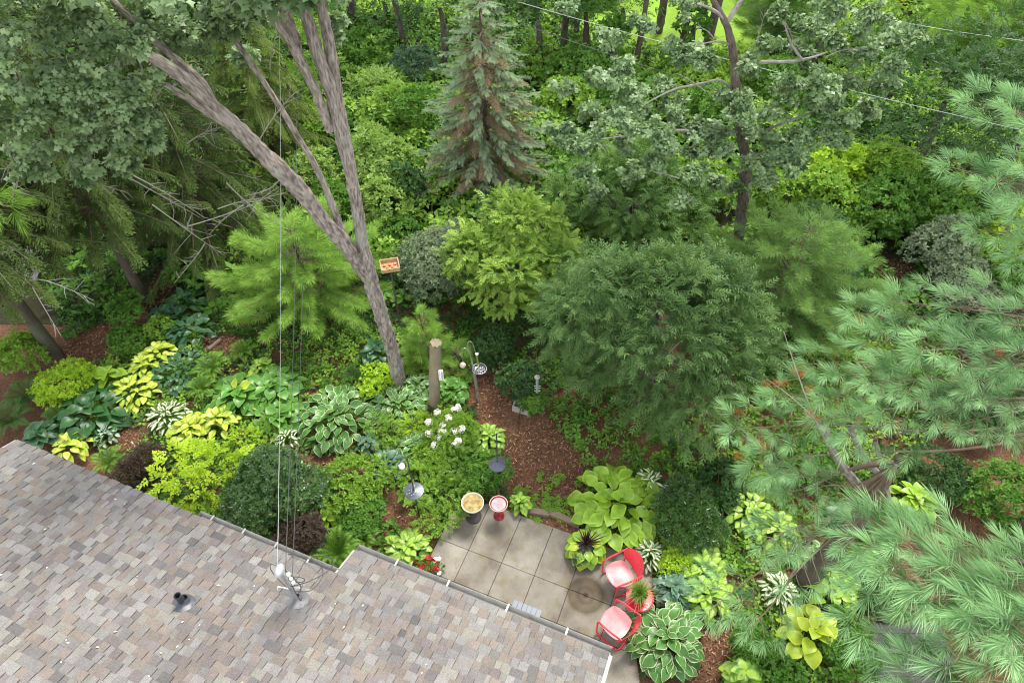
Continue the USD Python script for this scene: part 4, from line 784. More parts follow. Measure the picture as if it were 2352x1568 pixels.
near_pine('white pine with the largest needle fans, boughs reaching in over the bottom right corner', [9.2, 2.3, 0], 8.4, [(1965, 1235, 7.6), (1990, 1320, 7.4), (1965, 1415, 7.2), (2040, 1500, 7), (2110, 1420, 7), (2190, 1300, 7), (2270, 1345, 7), (2240, 1420, 6.6), (2330, 1420, 6.6), (2180, 1530, 6.6), (2290, 1530, 6.4), (2080, 1240, 7.4), (2055, 1300, 7.2), (2330, 1480, 6.3), (2140, 1360, 6.9), (2080, 1580, 6.6)], 62, 1.0)
near_pine('slim half bare pine whose thin boughs hang over the hostas right of the patio', [5.9, 5.7, 0], 4.6, [(1630, 1400, 9.3), (1755, 1250, 9.2), (1725, 1440, 9.0), (1810, 1335, 9), (1880, 1120, 9.6), (1800, 1130, 9.8), (1930, 1250, 9.4), (1720, 1080, 10)], 66, .95)
r = np.random.default_rng(65)
# a sprig of dead red needles and the leaning grey stubs below it
t = thing('dead_branch', 'thin bare leader with tufts of rust red dead needles above the right garden', 'branch', (0, 0, 0))
for pth in ([(1945, 1080, 9.6), (1870, 960, 9.5), (1840, 880, 9.6), (1800, 760, 9.8)], [(1945, 1085, 9.5), (1890, 990, 9.4), (1850, 940, 9.4), (1760, 870, 9.6)]):
    p = spline([atd(*q) for q in pth], 16); t.part('bare_branch', MB().tube(p, np.linspace(.016, .004, 16), 5), M_TWIG)
    q = p[r.choice(np.arange(6, 16), 6)] + r.normal(size=(6, 3)) * .03; m = MB(); m.scatter(PLS, q, frames(r.normal(size=(6, 3)) + [0, 0, -.3], r.normal(size=(6, 3))), .11, r.uniform(.3, .9, 6), r, .4); t.part('dead_needles', m, C['dead'], kind='stuff')
t = thing('broken_pine', 'grey dead stubs of a broken pine leaning among the right hand needles', 'dead tree', (0, 0, 0))
for pth, w in (([(1990, 1130, 12.2), (1945, 1082, 11.4), (1912, 1030, 10.6), (1890, 968, 10)], .075), ([(2030, 1095, 12), (1985, 1050, 11.2), (1965, 1010, 10.7), (1950, 975, 10.3)], .055), ([(2050, 1180, 12), (2030, 1090, 11), (2010, 1010, 10.4)], .04)):
    m = MB(); limb(m, [atd(*q) for q in pth], [w, w * .9, w * .8], 40, 12, seed=int(w * 1000)); t.part('trunk', m, M_TWIG, True)
t = thing('pine_branch', 'single bright pine tuft poking in at the left edge', 'branch', (0, 0, 0))
q = np.array([atd(u, v, d) for u, v, d in ((12, 470, 11), (-20, 455, 11), (30, 485, 11), (-10, 490, 11), (0, 440, 11))]); m = MB(); m.scatter(PLN, q, frames(np.tile([.7, 0, -.1], (5, 1)) + r.normal(size=(5, 3)) * .4, np.tile([0, 0, 1.], (5, 1))), .3, .5, r, .5)
t.part('needles', m, C['pine'], kind='stuff'); t.part('twig', MB().tube([atd(-120, 430, 11), atd(-30, 460, 11), atd(20, 475, 11)], .012, 5), M_BTWIG)
con('pine_tree', 'blurred light pine in the far top right corner', 2290, 270, 170, -60, C['pine'], PLU, .42, 63, z0=1.2, prof=hemp, step=.5, trunk=.1, **{**YP, 'levels': 9})
con('pine_tree', 'soft green pine standing behind the slender oak at the top', 1790, 170, 100, -60, C['spine'], PLU, .42, 64, z0=.5, prof=hemp, step=.5, trunk=.1, **{**YP, 'levels': 9})

# ------------------------------------------------------------------ trunks and trees far back
r = np.random.default_rng(71)
for (u, v, z, du, w, lab) in [(933, 122, 7, -45, .15, 'thin leaning far trunk right of the oak stems at the top'), (812, 62, 7, 6, .22, 'dark far trunk just right of the oak stems at the very top'), (1290, 135, 6, 8, .16, 'left of two far dark trunks beside the pale bench'), (1318, 118, 6, 4, .14, 'right of two far dark trunks beside the pale bench'),
        (1512, 75, 6, 2, .2, 'far dark trunk against the bright lawn, above the hemlock'), (1546, 175, 5, 14, .14, 'thin far trunk with green moss left of the slender oak'), (1610, 150, 5, 14, .22, 'black far trunk against bright lawn close left of the slender oak'), (1455, 170, 5, 8, .13, 'grey far trunk half hidden by the oak leaves')]:
    b = at(u, v); y = b[1]; t = thing('far_tree', lab, 'tree', b); top = b + np.array([du * .02, .2, z])
    m = MB(); limb(m, [b, b * .5 + top * .5 + [.05, 0, 0], top], [w, w * .85, w * .7], 30, 10, seed=int(u)); t.part('trunk', m, M_BARK2, True)
    m = MB(); foliage(m, top + [0, .4, .3], np.array([2.2, 1.6, 1.1]), 'f0.62', .26, .7, r, 6); t.part('crown', m, C['mid'], kind='stuff')
def bigtree(label, u, v, Y, R_, h, col, kind='fsprig', ll=.31, cov=.95, tone=.45, nl=13):
    c = aty(u, v, Y); t = thing('leafy_tree', label, 'tree', (c[0], c[1], 0)); r_ = np.random.default_rng(int(u + v))
    m = MB(); limb(m, [[c[0], c[1], 0], [c[0] + .1, c[1], c[2] * .5], c], [.18, .15, .08], 30, 10, seed=int(u)); t.part('trunk', m, M_BARK2, True)
    m = MB(); foliage(m, c, np.array([R_, R_ * .9, h]), kind, ll, cov, r_, nl, .5, tone, spread=.7, size=(.35, .55)); t.part('crown', m, C[col], kind='stuff')
bigtree('broad dark green tree filling the top right behind the overhead line', 2170, 235, 19.5, 2.9, 2.2, 'deep', ll=.34, cov=1.0, tone=.45)
bigtree('deep green tree at the right edge under the corner pine', 2340, 330, 16.5, 2.0, 1.9, 'deep', ll=.3, tone=.5)
bigtree('dark tree behind the top of the blue spruce', 1010, 20, 27, 2.2, 2.4, 'dark', ll=.36, tone=.6); bigtree('dark tree right of the blue spruce top', 1235, 45, 27, 1.6, 2.0, 'dark', ll=.36, tone=.6)
bigtree('shady green tree behind the oak stems at the top', 880, 5, 31, 2.4, 2.2, 'mid', ll=.36, tone=.3); bigtree('pale green tree behind the upper oak leaves', 640, 120, 23, 1.8, 2.0, 'fresh', ll=.32, tone=.3)
bigtree('dark green tree at the top between far trunks and oak crown', 1430, 20, 29, 1.5, 1.3, 'mid', ll=.3); bigtree('yellow green tree glowing at the top right', 1990, 10, 30, 1.6, 1.6, 'far', ll=.34)
bigtree('green tree above the oak crown at the top right', 1890, 60, 27, 2.2, 2.2, 'mid', ll=.34, tone=.4); bigtree('shadowy tree in the far upper left behind the oak limb', 420, 60, 22, 2.8, 2.4, 'dark', ll=.36, tone=.6); bigtree('shadowy tree in the top left corner', 100, 60, 20, 3.2, 2.4, 'deep', ll=.36, tone=.4); bigtree('shaded tree filling the left edge below the oak leaves', 30, 400, 16.5, 2.4, 2.2, 'deep', ll=.3, tone=.5)
for k, (u, v, Y, q, h, col) in enumerate([(540, 0, 33, 3, 3, 'dark'), (300, 10, 34, 3.4, 3, 'deep'), (760, -20, 36, 2.6, 2.6, 'mid'), (1080, -15, 36, 2.2, 2.4, 'mid'), (1330, 5, 34, 1.6, 2.2, 'deep'), (1780, -10, 36, 2.2, 2.4, 'mid'), (2090, -10, 36, 2.6, 2.6, 'deep'), (2260, 0, 33, 2.6, 2.6, 'mid')]):
    bigtree(['dark crown in the far woods above the left oak limb', 'deep green crown in the far woods behind the upper left oak leaves', 'far crown seen between the oak stems at the top', 'far crown behind the top of the blue spruce, right side', 'shadowed far crown above the pale bench', 'far crown over the slender oak fork', 'dark far crown left of the corner pine', 'far crown behind the corner pine'][k], u, v, Y, q, h, col, 'cov', .42, 1.0, .45)
for k, (u, v, Y, q) in enumerate([(1408, 100, 26, .7), (1592, 60, 26.5, .7), (1345, 30, 27, .8)]):
    bigtree(['leafy sapling in front of the lawn, right of the pale bench', 'leafy sapling before the lawn between two black trunks', 'leafy sapling above the pale bench'][k], u, v, Y, q, 1.0, 'mid', 'f0.62', .2, 1.0, .4, 9)
t = thing('stone_bench', 'small pale stone bench between two far trunks at the top', 'bench', at(1302, 88)); b = at(1302, 88); m = MB(); m.box(b + [0, 0, .45], (1.0, .4, .09)); t.part('seat', m, M_BLOCK)
for s_ in (-1, 1): m = MB(); m.box(b + [s_ * .35, 0, .2], (.12, .32, .4)); t.part('leg', m, M_BLOCK)

# ------------------------------------------------------------------ shrubs: label, u, v, half width (px), height, look, leaf arrangement, leaf length
S_ = [
 ('green thicket under the lawn left of the slender oak', 1560, 165, 60, 1.3, 'mid', .62, .13), ('green thicket under the lawn behind the slender oak', 1680, 160, 70, 1.4, 'fresh', .62, .13), ('mid green thicket right of the slender oak limb', 1800, 200, 80, 1.6, 'mid', .62, .13), ('thicket in front of the paired far trunks', 1390, 150, 55, 1.2, 'mid', .62, .13), ('bushy thicket left of the slender oak trunk, mid height', 1640, 270, 80, 1.6, 'mid', .62, .13), ('pale thicket under the middle of the slender oak', 1740, 290, 70, 1.5, 'light', .62, .12),
 ('yellow green shrub left of the three oak stems, beside the wires', 690, 190, 55, 1.7, 'fresh', 'sprig', .2), ('light green shrub behind the thin oak limb', 640, 275, 60, 1.9, 'light', .62, .12), ('leafy green shrub behind the wires', 700, 300, 60, 1.6, 'fresh', .62, .12),
 ('bright shrub just right of the oak stems', 860, 215, 62, 1.8, 'light', 'sprig', .2), ('yellowish layered shrub left of the blue spruce', 900, 255, 55, 1.6, 'fresh', 'sprig', .2), ('bluish shrub under the far leaning trunk', 945, 160, 48, 1.6, 'blue', .5, .13),
 ('glossy green shrub at the left edge of the blue spruce', 955, 270, 52, 1.9, 'mid', .62, .12), ('pale leafed shrub touching the right oak stem', 850, 345, 60, 1.9, 'light', .5, .12), ('pale shrub in the gap between oak limb and stems', 715, 395, 58, 1.8, 'light', .5, .12),
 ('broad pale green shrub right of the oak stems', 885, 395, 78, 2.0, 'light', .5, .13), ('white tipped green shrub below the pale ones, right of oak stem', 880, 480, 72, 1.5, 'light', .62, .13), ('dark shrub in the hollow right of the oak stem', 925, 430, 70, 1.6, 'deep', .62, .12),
 ('low dark green shrub above the tray feeder', 905, 545, 55, 1.0, 'mid', .62, .11), ('shrub of mixed greens under the oak fork', 770, 470, 50, 1.3, 'mid', .5, .12), ('low green shrub at the foot of the left spruce trunk', 290, 722, 40, .9, 'mid', .62, .10),
 ('pale leafed shrub near the left edge mulch', 40, 823, 48, .9, 'fresh', .5, .11), ('low leafy plant on the left mulch path edge', 290, 785, 42, .5, 'mid', .62, .08), ('leafy clump beside the left path bend', 365, 752, 34, .45, 'fresh', .8, .09),
 ('variegated grey green dogwood shrub above the small pine', 985, 612, 78, 1.7, 'grey', .5, .085), ('pale grey shrub tip between cypress and dogwood', 1030, 560, 40, 1.4, 'grey', .5, .085),
 ('dense vine covered shrub right of the bird feeder path', 1195, 880, 48, .9, 'deep', .62, .10), ('vine mound beside the concrete block', 1222, 925, 30, .6, 'mid', .62, .09), ('dark shrub under the cypress by the path', 1140, 800, 50, .8, 'deep', .5, .09),
 ('leafy thicket right of the blue spruce', 1320, 165, 75, 1.8, 'mid', .62, .13), ('green thicket below the far trunks', 1300, 235, 70, 1.6, 'fresh', .62, .12), ('thicket behind the middle oak leaves', 1440, 210, 90, 1.6, 'mid', .62, .13), ('thicket under the far bright lawn', 1580, 200, 80, 1.4, 'fresh', .62, .13),
 ('yellow vine tangle under the oak crown', 1490, 345, 60, 1.4, 'fresh', .8, .12), ('bright grape vine mound left of the slender oak trunk', 1600, 430, 85, 1.3, 'fresh', .8, .14), ('leafy vine mound right of the slender oak trunk', 1790, 440, 70, 1.6, 'fresh', .62, .12), ('grey leafed shrub beside the slender oak', 1800, 400, 45, 1.7, 'blue', .5, .12),
 ('lime green vine mound on the right, upper crest', 1930, 390, 75, 1.7, 'lime', .8, .13), ('lime vine mound right of the crest', 2040, 400, 70, 1.7, 'fresh', .62, .12), ('broad vine mound below the lime crest', 1900, 460, 85, 1.7, 'fresh', .8, .14), ('vine mound to the right of the broad one', 2030, 475, 85, 1.7, 'mid', .62, .13),
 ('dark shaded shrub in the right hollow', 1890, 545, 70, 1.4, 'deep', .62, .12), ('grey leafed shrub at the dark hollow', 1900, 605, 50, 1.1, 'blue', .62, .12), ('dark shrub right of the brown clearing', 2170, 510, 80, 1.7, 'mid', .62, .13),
 ('upright grey green shrub right of the brown clearing', 2155, 585, 60, 1.5, 'grey', .5, .13), ('pale shrub below the grey upright one', 2200, 660, 75, 1.1, 'grey', .5, .12), ('yellow green feathery shrub on the right', 2235, 595, 42, 1.3, 'fresh', 'sprig', .2), ('bright vine shrub at the right edge', 2315, 545, 62, 1.7, 'lime', .8, .12), ('dark leafed shrub low at the right edge', 2320, 655, 55, 1.2, 'mid', .62, .12),
 ('dark undergrowth shrub under the overhead wires', 2060, 290, 90, 1.0, 'deep', .62, .14), ('low dark shrub under the thin wire', 2200, 390, 80, 1.0, 'deep', .62, .13), ('shrub left of the corner pine boughs', 2130, 450, 60, 1.4, 'mid', .62, .12),
 ('ivy covered bank under the far left lawn', 830, 110, 80, .8, 'mid', .62, .14), ('green bank shrub below the far leaning trunk', 900, 185, 50, 1.1, 'fresh', .62, .13),
 # the garden by the house
 ('yellow green spirea mound left of the gold hostas', 160, 885, 58, .75, 'lime', .5, .075), ('dark purple leafed maple beside the roof edge', 325, 1072, 52, .8, 'maple', 'maple', .12), ('tall lime shrub with compound leaves by the gutter end', 455, 1105, 78, 1.2, 'locust', 'locust', .26),
 ('dark holly hedge behind the gutter, upper mound', 655, 1120, 82, 1.2, 'holly', 'small', .075), ('dark holly hedge lower mound by the gutter', 585, 1165, 78, 1.1, 'holly', 'small', .075), ('very dark low shrub below the hedge by the wires', 690, 1225, 55, .8, 'maple', 'small', .07),
 ('fresh green bleeding heart mound right of the hedge', 800, 1118, 75, .7, 'fresh', .5, .085), ('darker green lower half of the bleeding heart bed', 835, 1180, 55, .6, 'mid', .5, .085),
 ('white flowering phlox mound beside the wooden post', 1030, 985, 58, .8, 'fresh', 'narrow', .09), ('feathery green astilbe left of the bird baths', 960, 1105, 52, .55, 'fresh', 'sprig', .13), ('feathery green astilbe in front of the flat baffle', 1010, 1150, 60, .5, 'fresh', 'sprig', .13), ('ferny green perennial between the two baffles', 1065, 1085, 60, .6, 'fern', 'sprig', .13), ('leafy perennial around the cone baffle pole', 1120, 1095, 48, .55, 'mid', .5, .09),
 ('green perennial below the white phlox', 1000, 1050, 50, .5, 'fresh', .5, .085), ('soft green clump left of the phlox', 885, 990, 42, .45, 'fresh', 'sprig', .12), ('yellow green clump above the phlox', 953, 972, 30, .45, 'lime', 'sprig', .11), ('lime ground cover mound left of the oak trunk', 868, 876, 40, .45, 'lime', .8, .075), ('green clump beside the timber log', 560, 1010, 40, .4, 'lime', 'sprig', .11), ('green clump right of the gold hosta row', 620, 985, 36, .4, 'fresh', 'sprig', .12),
 ('dark azalea mound right of the large lime hosta', 1572, 1185, 82, .95, 'holly', 'narrow', .085), ('round leaved dark heuchera bed under the hemlock', 1655, 1115, 62, .45, 'deep', .8, .085), ('lime green small leafed clump right of the upper red chair', 1555, 1290, 36, .4, 'lime', .5, .075), ('bright low clump right of the hemlock foot', 1745, 1120, 40, .4, 'fresh', .5, .08),
 ('small green shrub above the mulch corner, bottom right', 1730, 1490, 48, .6, 'mid', .62, .07), ('shady green ground plant at the bottom edge', 1790, 1545, 45, .4, 'mid', .8, .08), ('dark green dense mound by the right path', 2290, 1150, 85, .9, 'mid', .62, .085), ('dark green mound under the right pine boughs', 2160, 1090, 60, .7, 'deep', .62, .085), ('deep green mound at the right edge', 2330, 1240, 45, .7, 'deep', .62, .085),
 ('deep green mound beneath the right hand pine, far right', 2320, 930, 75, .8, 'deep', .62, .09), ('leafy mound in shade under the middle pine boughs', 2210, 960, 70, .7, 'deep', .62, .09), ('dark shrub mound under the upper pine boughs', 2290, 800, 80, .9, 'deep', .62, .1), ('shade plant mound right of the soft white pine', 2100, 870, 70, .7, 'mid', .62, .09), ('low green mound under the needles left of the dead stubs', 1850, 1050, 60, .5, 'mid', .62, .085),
 ('dark green plants below the lower pine boughs', 1960, 1500, 60, .5, 'mid', .8, .08), ('green clump right of the gold hosta bottom right', 1940, 1440, 45, .5, 'mid', .62, .08), ('green clump among the right hostas', 1930, 1270, 40, .45, 'mid', .5, .075), ('dark clump left of the right path', 2020, 1370, 45, .45, 'deep', .62, .08), ('leafy clump hidden under the pine, lower right', 2240, 1370, 60, .6, 'deep', .62, .09)]
for (lab, u, v, ru, h, col, kind, ll) in S_:
    near = v > 560
    nm = 'shrub' if h > .65 else 'perennial'
    if near: ru, h = ru * 1.1, h * 1.08
    shrub(nm, lab, 'shrub' if h > .65 else 'plant', u, v, ru, h, col, kind, ll * (1 if near else 1.15), cov=1.15 if near else .9, nl=10 if ru > 45 else 7)
# white heads on the phlox
r = np.random.default_rng(77)
for k, (u, v) in enumerate([(1044, 942), (1052, 936), (1018, 978), (1012, 990), (985, 970), (1042, 990), (1052, 1012), (998, 1022), (985, 995), (1030, 960), (1060, 985), (1005, 948), (1008, 1005), (1046, 1020), (1022, 992)]):
    c = at(u, v, .93 - .012 * abs(v - 960) * .4); m = MB(); n = 26; d = unit(r.normal(size=(n, 3)) + [0, 0, .5]); m.scatter(ROS['clover'], c + d * .075, frames(np.cross(d, r.normal(size=(n, 3))), d), .042, r.uniform(.3, .9, n), r)
    if k == 0: ph = thing('phlox_flowers', 'clusters of white flowers on the phlox mound by the post', 'flowers', (c[0], c[1], 0))
    ph.part('flower_head', m, C['white'], kind='stuff')

# ------------------------------------------------------------------ hostas: label, u, v, half width, look, leaf length, number of leaves
HO = [('gold hosta with green margins, uppermost of the left gold row', 362, 815, 42, 'goldedge', .24, 26), ('gold hosta with green margins right above the dark blue one', 330, 842, 40, 'goldedge', .24, 22), ('gold hosta with green margins, largest of the left row', 305, 898, 55, 'goldedge', .25, 34),
 ('lime hosta of a few very large leaves left of the gold row', 250, 865, 30, 'lime', .36, 7), ('very dark broad leaved hosta near the roof corner', 206, 945, 80, 'dark', .36, 40), ('dark green ribbed hosta of small leaves above the gold row', 412, 850, 62, 'bluedark', .17, 74), ('blue green hosta at the bend of the left mulch path', 440, 758, 48, 'bluedark', .26, 26), ('blue green hosta under the spruce by the path', 428, 690, 40, 'bluedark', .3, 18), ('small blue green hosta on the left path', 372, 722, 28, 'bluedark', .24, 12),
 ('narrow white streaked hosta right of the gold row', 385, 955, 46, 'streak', .2, 44), ('gold hosta with green margins below the streaked one', 440, 985, 48, 'goldedge', .26, 26), ('gold hosta right of the streaked one', 500, 965, 44, 'goldedge', .26, 24), ('large round leaved green hosta with a few gold leaves', 545, 905, 62, 'mid', .30, 36), ('large round leaved green hosta left of the wires', 625, 890, 62, 'mid', .31, 36), ('green hosta under the wires', 640, 960, 55, 'mid', .27, 30), ('gold green hosta tuft above the round leaved green ones', 605, 845, 30, 'limeedge', .22, 16),
 ('gold hosta peeping over the roof edge', 166, 1022, 44, 'goldedge', .24, 20), ('silvery leaved small plant near the gold roof hosta', 243, 1000, 28, 'silver', .13, 26), ('dark blue hosta at the roof corner', 95, 1000, 40, 'bluedark', .3, 18),
 ('big white edged hosta in the middle of the bed', 772, 955, 88, 'whiteedge', .29, 66), ('white edged hosta of smaller leaves at the oak foot', 915, 930, 62, 'whiteedge', .21, 56), ('white edged small hosta right of the oak foot', 958, 885, 36, 'whiteedge', .18, 26), ('dark blue hosta left of the oak trunk', 858, 808, 34, 'bluedark', .28, 16),
 ('gold hosta right of the white phlox', 1122, 1008, 38, 'limeedge', .19, 36), ('tiny streaked hosta by the log under the wires', 655, 1008, 32, 'streak', .16, 28), ('cream edged hosta left of the phlox', 950, 1022, 40, 'whiteedge', .19, 32), ('dark green hosta right of the wooden post', 1040, 893, 36, 'mid', .17, 40), ('blue hosta with cream margins by the log', 890, 1068, 42, 'blue', .2, 32),
 ('lime hosta at the corner below the bleeding heart', 748, 1195, 42, 'lime', .23, 28), ('gold hosta leaves left of the bleeding heart', 708, 1165, 24, 'gold', .27, 9), ('cream edged hosta beside the jutting gutter', 935, 1262, 52, 'limeedge', .23, 46), ('small streaked lime hosta right of the red bird bath', 1195, 1156, 24, 'limeedge', .17, 20),
 ('huge lime hosta right of the mulch path', 1420, 1155, 98, 'lime', .37, 46), ('grassy dark hosta behind the huge lime one', 1490, 1110, 40, 'streak', .2, 22), ('streaked cream hosta behind the upper red chair', 1492, 1272, 36, 'streak', .18, 38), ('powder blue hosta right of the red table', 1548, 1350, 44, 'blue', .19, 46), ('gold green hosta row behind the blue one', 1610, 1300, 55, 'limeedge', .25, 38), ('gold green hosta right of the blue one', 1625, 1365, 55, 'limeedge', .25, 38), ('big white edged hosta beside the lower red chair', 1530, 1465, 82, 'whiteedge', .29, 72),
 ('lime green hosta under the tip of the pine bough', 1725, 1175, 55, 'limeedge', .22, 46), ('pale lime hosta at the bottom edge', 1705, 1550, 42, 'limeedge', .32, 16), ('glowing chartreuse hosta, bottom right', 1865, 1455, 66, 'gold', .36, 15), ('lime hosta with round leaves above the chartreuse one', 1920, 1350, 58, 'lime', .24, 34), ('green hosta right of the lime round leaved one', 2000, 1300, 36, 'mid', .27, 18), ('white streaked curly hosta under the pine bough', 1790, 1355, 42, 'streak', .2, 36), ('cream edged hosta among the right pine twigs', 1890, 1285, 44, 'whiteedge', .2, 36), ('lime hosta left of the pine twigs', 1785, 1215, 46, 'limeedge', .24, 30), ('lime yellow hosta under the dead stubs', 2100, 1145, 48, 'lime', .28, 26), ('dark round leaved hosta with pale rims by the right path', 2198, 1115, 36, 'greengold', .24, 18), ('big dark leaved hosta under the dead stubs', 1950, 1195, 42, 'dark', .36, 12),
 ('dark green hosta beneath the left spruces', 400, 765, 26, 'bluedark', .2, 14), ('green hosta right of the bluish cream one', 845, 1020, 26, 'blue', .17, 14)]
for (lab, u, v, ru, look, L_, n) in HO:
    hosta(lab, u, v, ru, look, L_, n, asp=.42 if look == 'streak' else (.86 if L_ > .3 or look == 'mid' else .7), odd=('gold', .14) if 'few gold' in lab else None)
for lab, u, v, ru, col, n, h in [('dark fern at the left edge above the roof corner', 60, 905, 55, 'dfern', 14, .5), ('dark fern low at the left edge', 20, 960, 55, 'dfern', 14, .5), ('shaded fern by the roof corner', 130, 960, 36, 'dfern', 10, .45), ('yellow green fern right of the ribbed dark hosta', 485, 842, 44, 'fern', 13, .5), ('fern below the yellow green one', 462, 890, 38, 'fern', 12, .45), ('fern along the roof edge left of the purple maple', 250, 1060, 42, 'fern', 12, .45),
        ('large fern in the corner of the gutter', 775, 1262, 62, 'fern', 15, .6), ('fern beside the lime corner hosta', 832, 1240, 45, 'fern', 12, .5), ('fern at the roof edge below the lime shrub', 400, 1150, 34, 'dfern', 10, .4), ('fern right of the dead stubs by the path', 2090, 1080, 44, 'dfern', 12, .45), ('fern at the bottom right under the pine', 2210, 1560, 50, 'dfern', 12, .45), ('fern under the young pine, left of the gold tuft', 560, 805, 36, 'fern', 11, .4), ('fern left of the oak trunk foot', 815, 860, 34, 'dfern', 10, .4)]:
    fern(lab, u, v, ru, col, n, h)
def blades(mb, base, n, l, w, r_, lean=(10, 60), droop=.25, tone=.5):
    for k in range(n):
        az = r_.uniform(0, 6.28); e = math.radians(90 - r_.uniform(*lean)); ll = l * r_.uniform(.65, 1.1); rad = np.array([math.cos(az), math.sin(az), 0]); s_ = np.linspace(0, 1, 5)
        ax = base + rad * r_.uniform(0, .03) + (rad * math.cos(e))[None] * (ll * s_)[:, None] + np.array([0, 0, 1]) * (ll * (math.sin(e) * s_ - droop * s_ ** 2))[:, None]; sd_ = np.array([-rad[1], rad[0], 0]) * w / 2
        wv = np.array([.7, 1, .9, .6, .05])[:, None]; V = np.vstack([ax - sd_ * wv, ax + sd_ * wv]); f = [[q, q + 5, q + 6, q + 1] for q in range(4)]; mb.add(V, f, np.clip(tone + r_.normal() * .2, 0, 1))
r = np.random.default_rng(79)
t = thing('ornamental_grass', 'lime grass tuft between the oak trunk and the post', 'grass plant', at(935, 855)); m = MB(); blades(m, at(935, 855), 90, .75, .016, r, (3, 40)); t.part('blades', m, C['grass'], kind='stuff')
sm = MB()
for k in range(34):
    u, v = r.uniform(1180, 1330), r.uniform(1085, 1195); p = at(u, v)
    if Point(p[:2]).within(PATHS[0]): foliage(sm, p + [0, 0, .03], np.array([.12, .12, .06]) * r.uniform(.5, 1.3), 'clover', .045, .9, r, 3)
single('weeds', sm, C['fresh'], 'small green weeds sprouting on the mulch path above the patio', 'weeds', kind='stuff')

# ------------------------------------------------------------------ ground cover between the plants
r = np.random.default_rng(83)
def cover(name, label, box_, n, kind, ll, zr, col, keep, amp=1.0):
    x = r.uniform(box_[0], box_[1], n); y = r.uniform(box_[2], box_[3], n); ok = keep(x, y)
    for p in PATHS + [PATIO.buffer(.05), HOUSE, LAWN, GRAV]: ok &= ~contains_xy(p, x, y)
    x, y = x[ok], y[ok]; nz = meshkit.fbm(np.stack([x * .9, y * .9, 0 * x], -1), 3, 3); lump = meshkit.noise(np.stack([x * 1.1, y * 1.1, 0 * x], -1), 8); z = zr[0] + (zr[1] - zr[0]) * np.clip(nz * .8 + lump * .9 - .35, 0, 1) * r.uniform(.35, 1, len(x))
    P = np.stack([x, y, z], 1); nzv = unit(r.normal(size=P.shape) * .45 + [0, -.15, 1]); R_ = frames(np.cross(nzv, r.normal(size=P.shape)), nzv); m_ = MB()
    m_.scatter(ROS[kind], P, R_, ll * r.uniform(.7, 1.3, len(P)), np.clip(nz * 1.2 - .1 + r.normal(size=len(P)) * .12, 0, 1), r); single(name, m_, C[col], label, 'undergrowth', kind='stuff')
inview = lambda x, y: (np.abs(x) < 3.5 + .68 * y) & (y > 2)
side = lambda x, y, s_: meshkit.noise(np.stack([x * .45, y * .45, 0 * x], -1), s_)
cover('ground_cover', 'low dark green ground cover filling the gaps of the garden bed', (-16, 15, 3, 13.5), 25000, 'cov', .11, (.03, .16), 'mid', lambda x, y: inview(x, y) & (side(x, y, 1) < .62))
cover('ground_cover', 'fresh green seedlings and creeping plants between the hostas', (-11, 10, 3, 12.5), 9000, 'cov', .10, (.04, .28), 'fresh', lambda x, y: inview(x, y) & (side(x, y, 6) > .4))
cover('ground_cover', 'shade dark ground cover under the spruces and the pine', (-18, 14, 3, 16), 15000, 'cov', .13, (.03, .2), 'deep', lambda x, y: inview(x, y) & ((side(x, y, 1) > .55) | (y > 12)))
cover('undergrowth', 'mixed green woodland undergrowth in the middle distance', (-25, 26, 13, 36), 23000, 'cov', .20, (.05, 1.3), 'mid', lambda x, y: inview(x, y))
cover('undergrowth', 'bright leafy undergrowth patches in the middle distance', (-14, 20, 14.5, 34), 16000, 'cov', .19, (.15, 1.5), 'fresh', lambda x, y: inview(x, y) & (side(x, y, 4) > .42))
cover('undergrowth', 'dark undergrowth in the shade far back', (-28, 30, 20, 40), 9000, 'cov', .24, (.05, .5), 'deep', lambda x, y: inview(x, y))
# wood chips on the paths
r = np.random.default_rng(85); m = MB(); P = []
for poly in PATHS:
    x0, y0, x1, y1 = poly.bounds; n = int(poly.area * 420); x, y = r.uniform(x0, x1, n * 2), r.uniform(y0, y1, n * 2); ok = contains_xy(poly, x, y) & ~contains_xy(PATIO, x, y); P.append(np.stack([x, y], 1)[ok])
P = np.vstack(P); n = len(P); chip = (np.array([[-.5, -.16, 0], [.5, -.12, .05], [.45, .14, .08], [-.48, .15, 0]]), np.array([[0, 1, 2], [0, 2, 3]]), np.full(4, .5)); d = np.stack([r.normal(size=n), r.normal(size=n), r.normal(size=n) * .25], 1)
m.scatter([chip], np.column_stack([P, r.uniform(-.012, .02, n)]), frames(d, np.array([0, 0, 1.]) + r.normal(size=(n, 3)) * .3), r.uniform(.03, .085, n), np.clip(r.beta(1.6, 2.6, n), 0, 1), r, .05); single('wood_chips', m, L + 'chip_look', 'loose red brown wood chips strewn over the garden paths', 'mulch', kind='stuff')
# far grass blades give the lawn its nap

# ------------------------------------------------------------------ garden furniture and ornaments
r = np.random.default_rng(91)
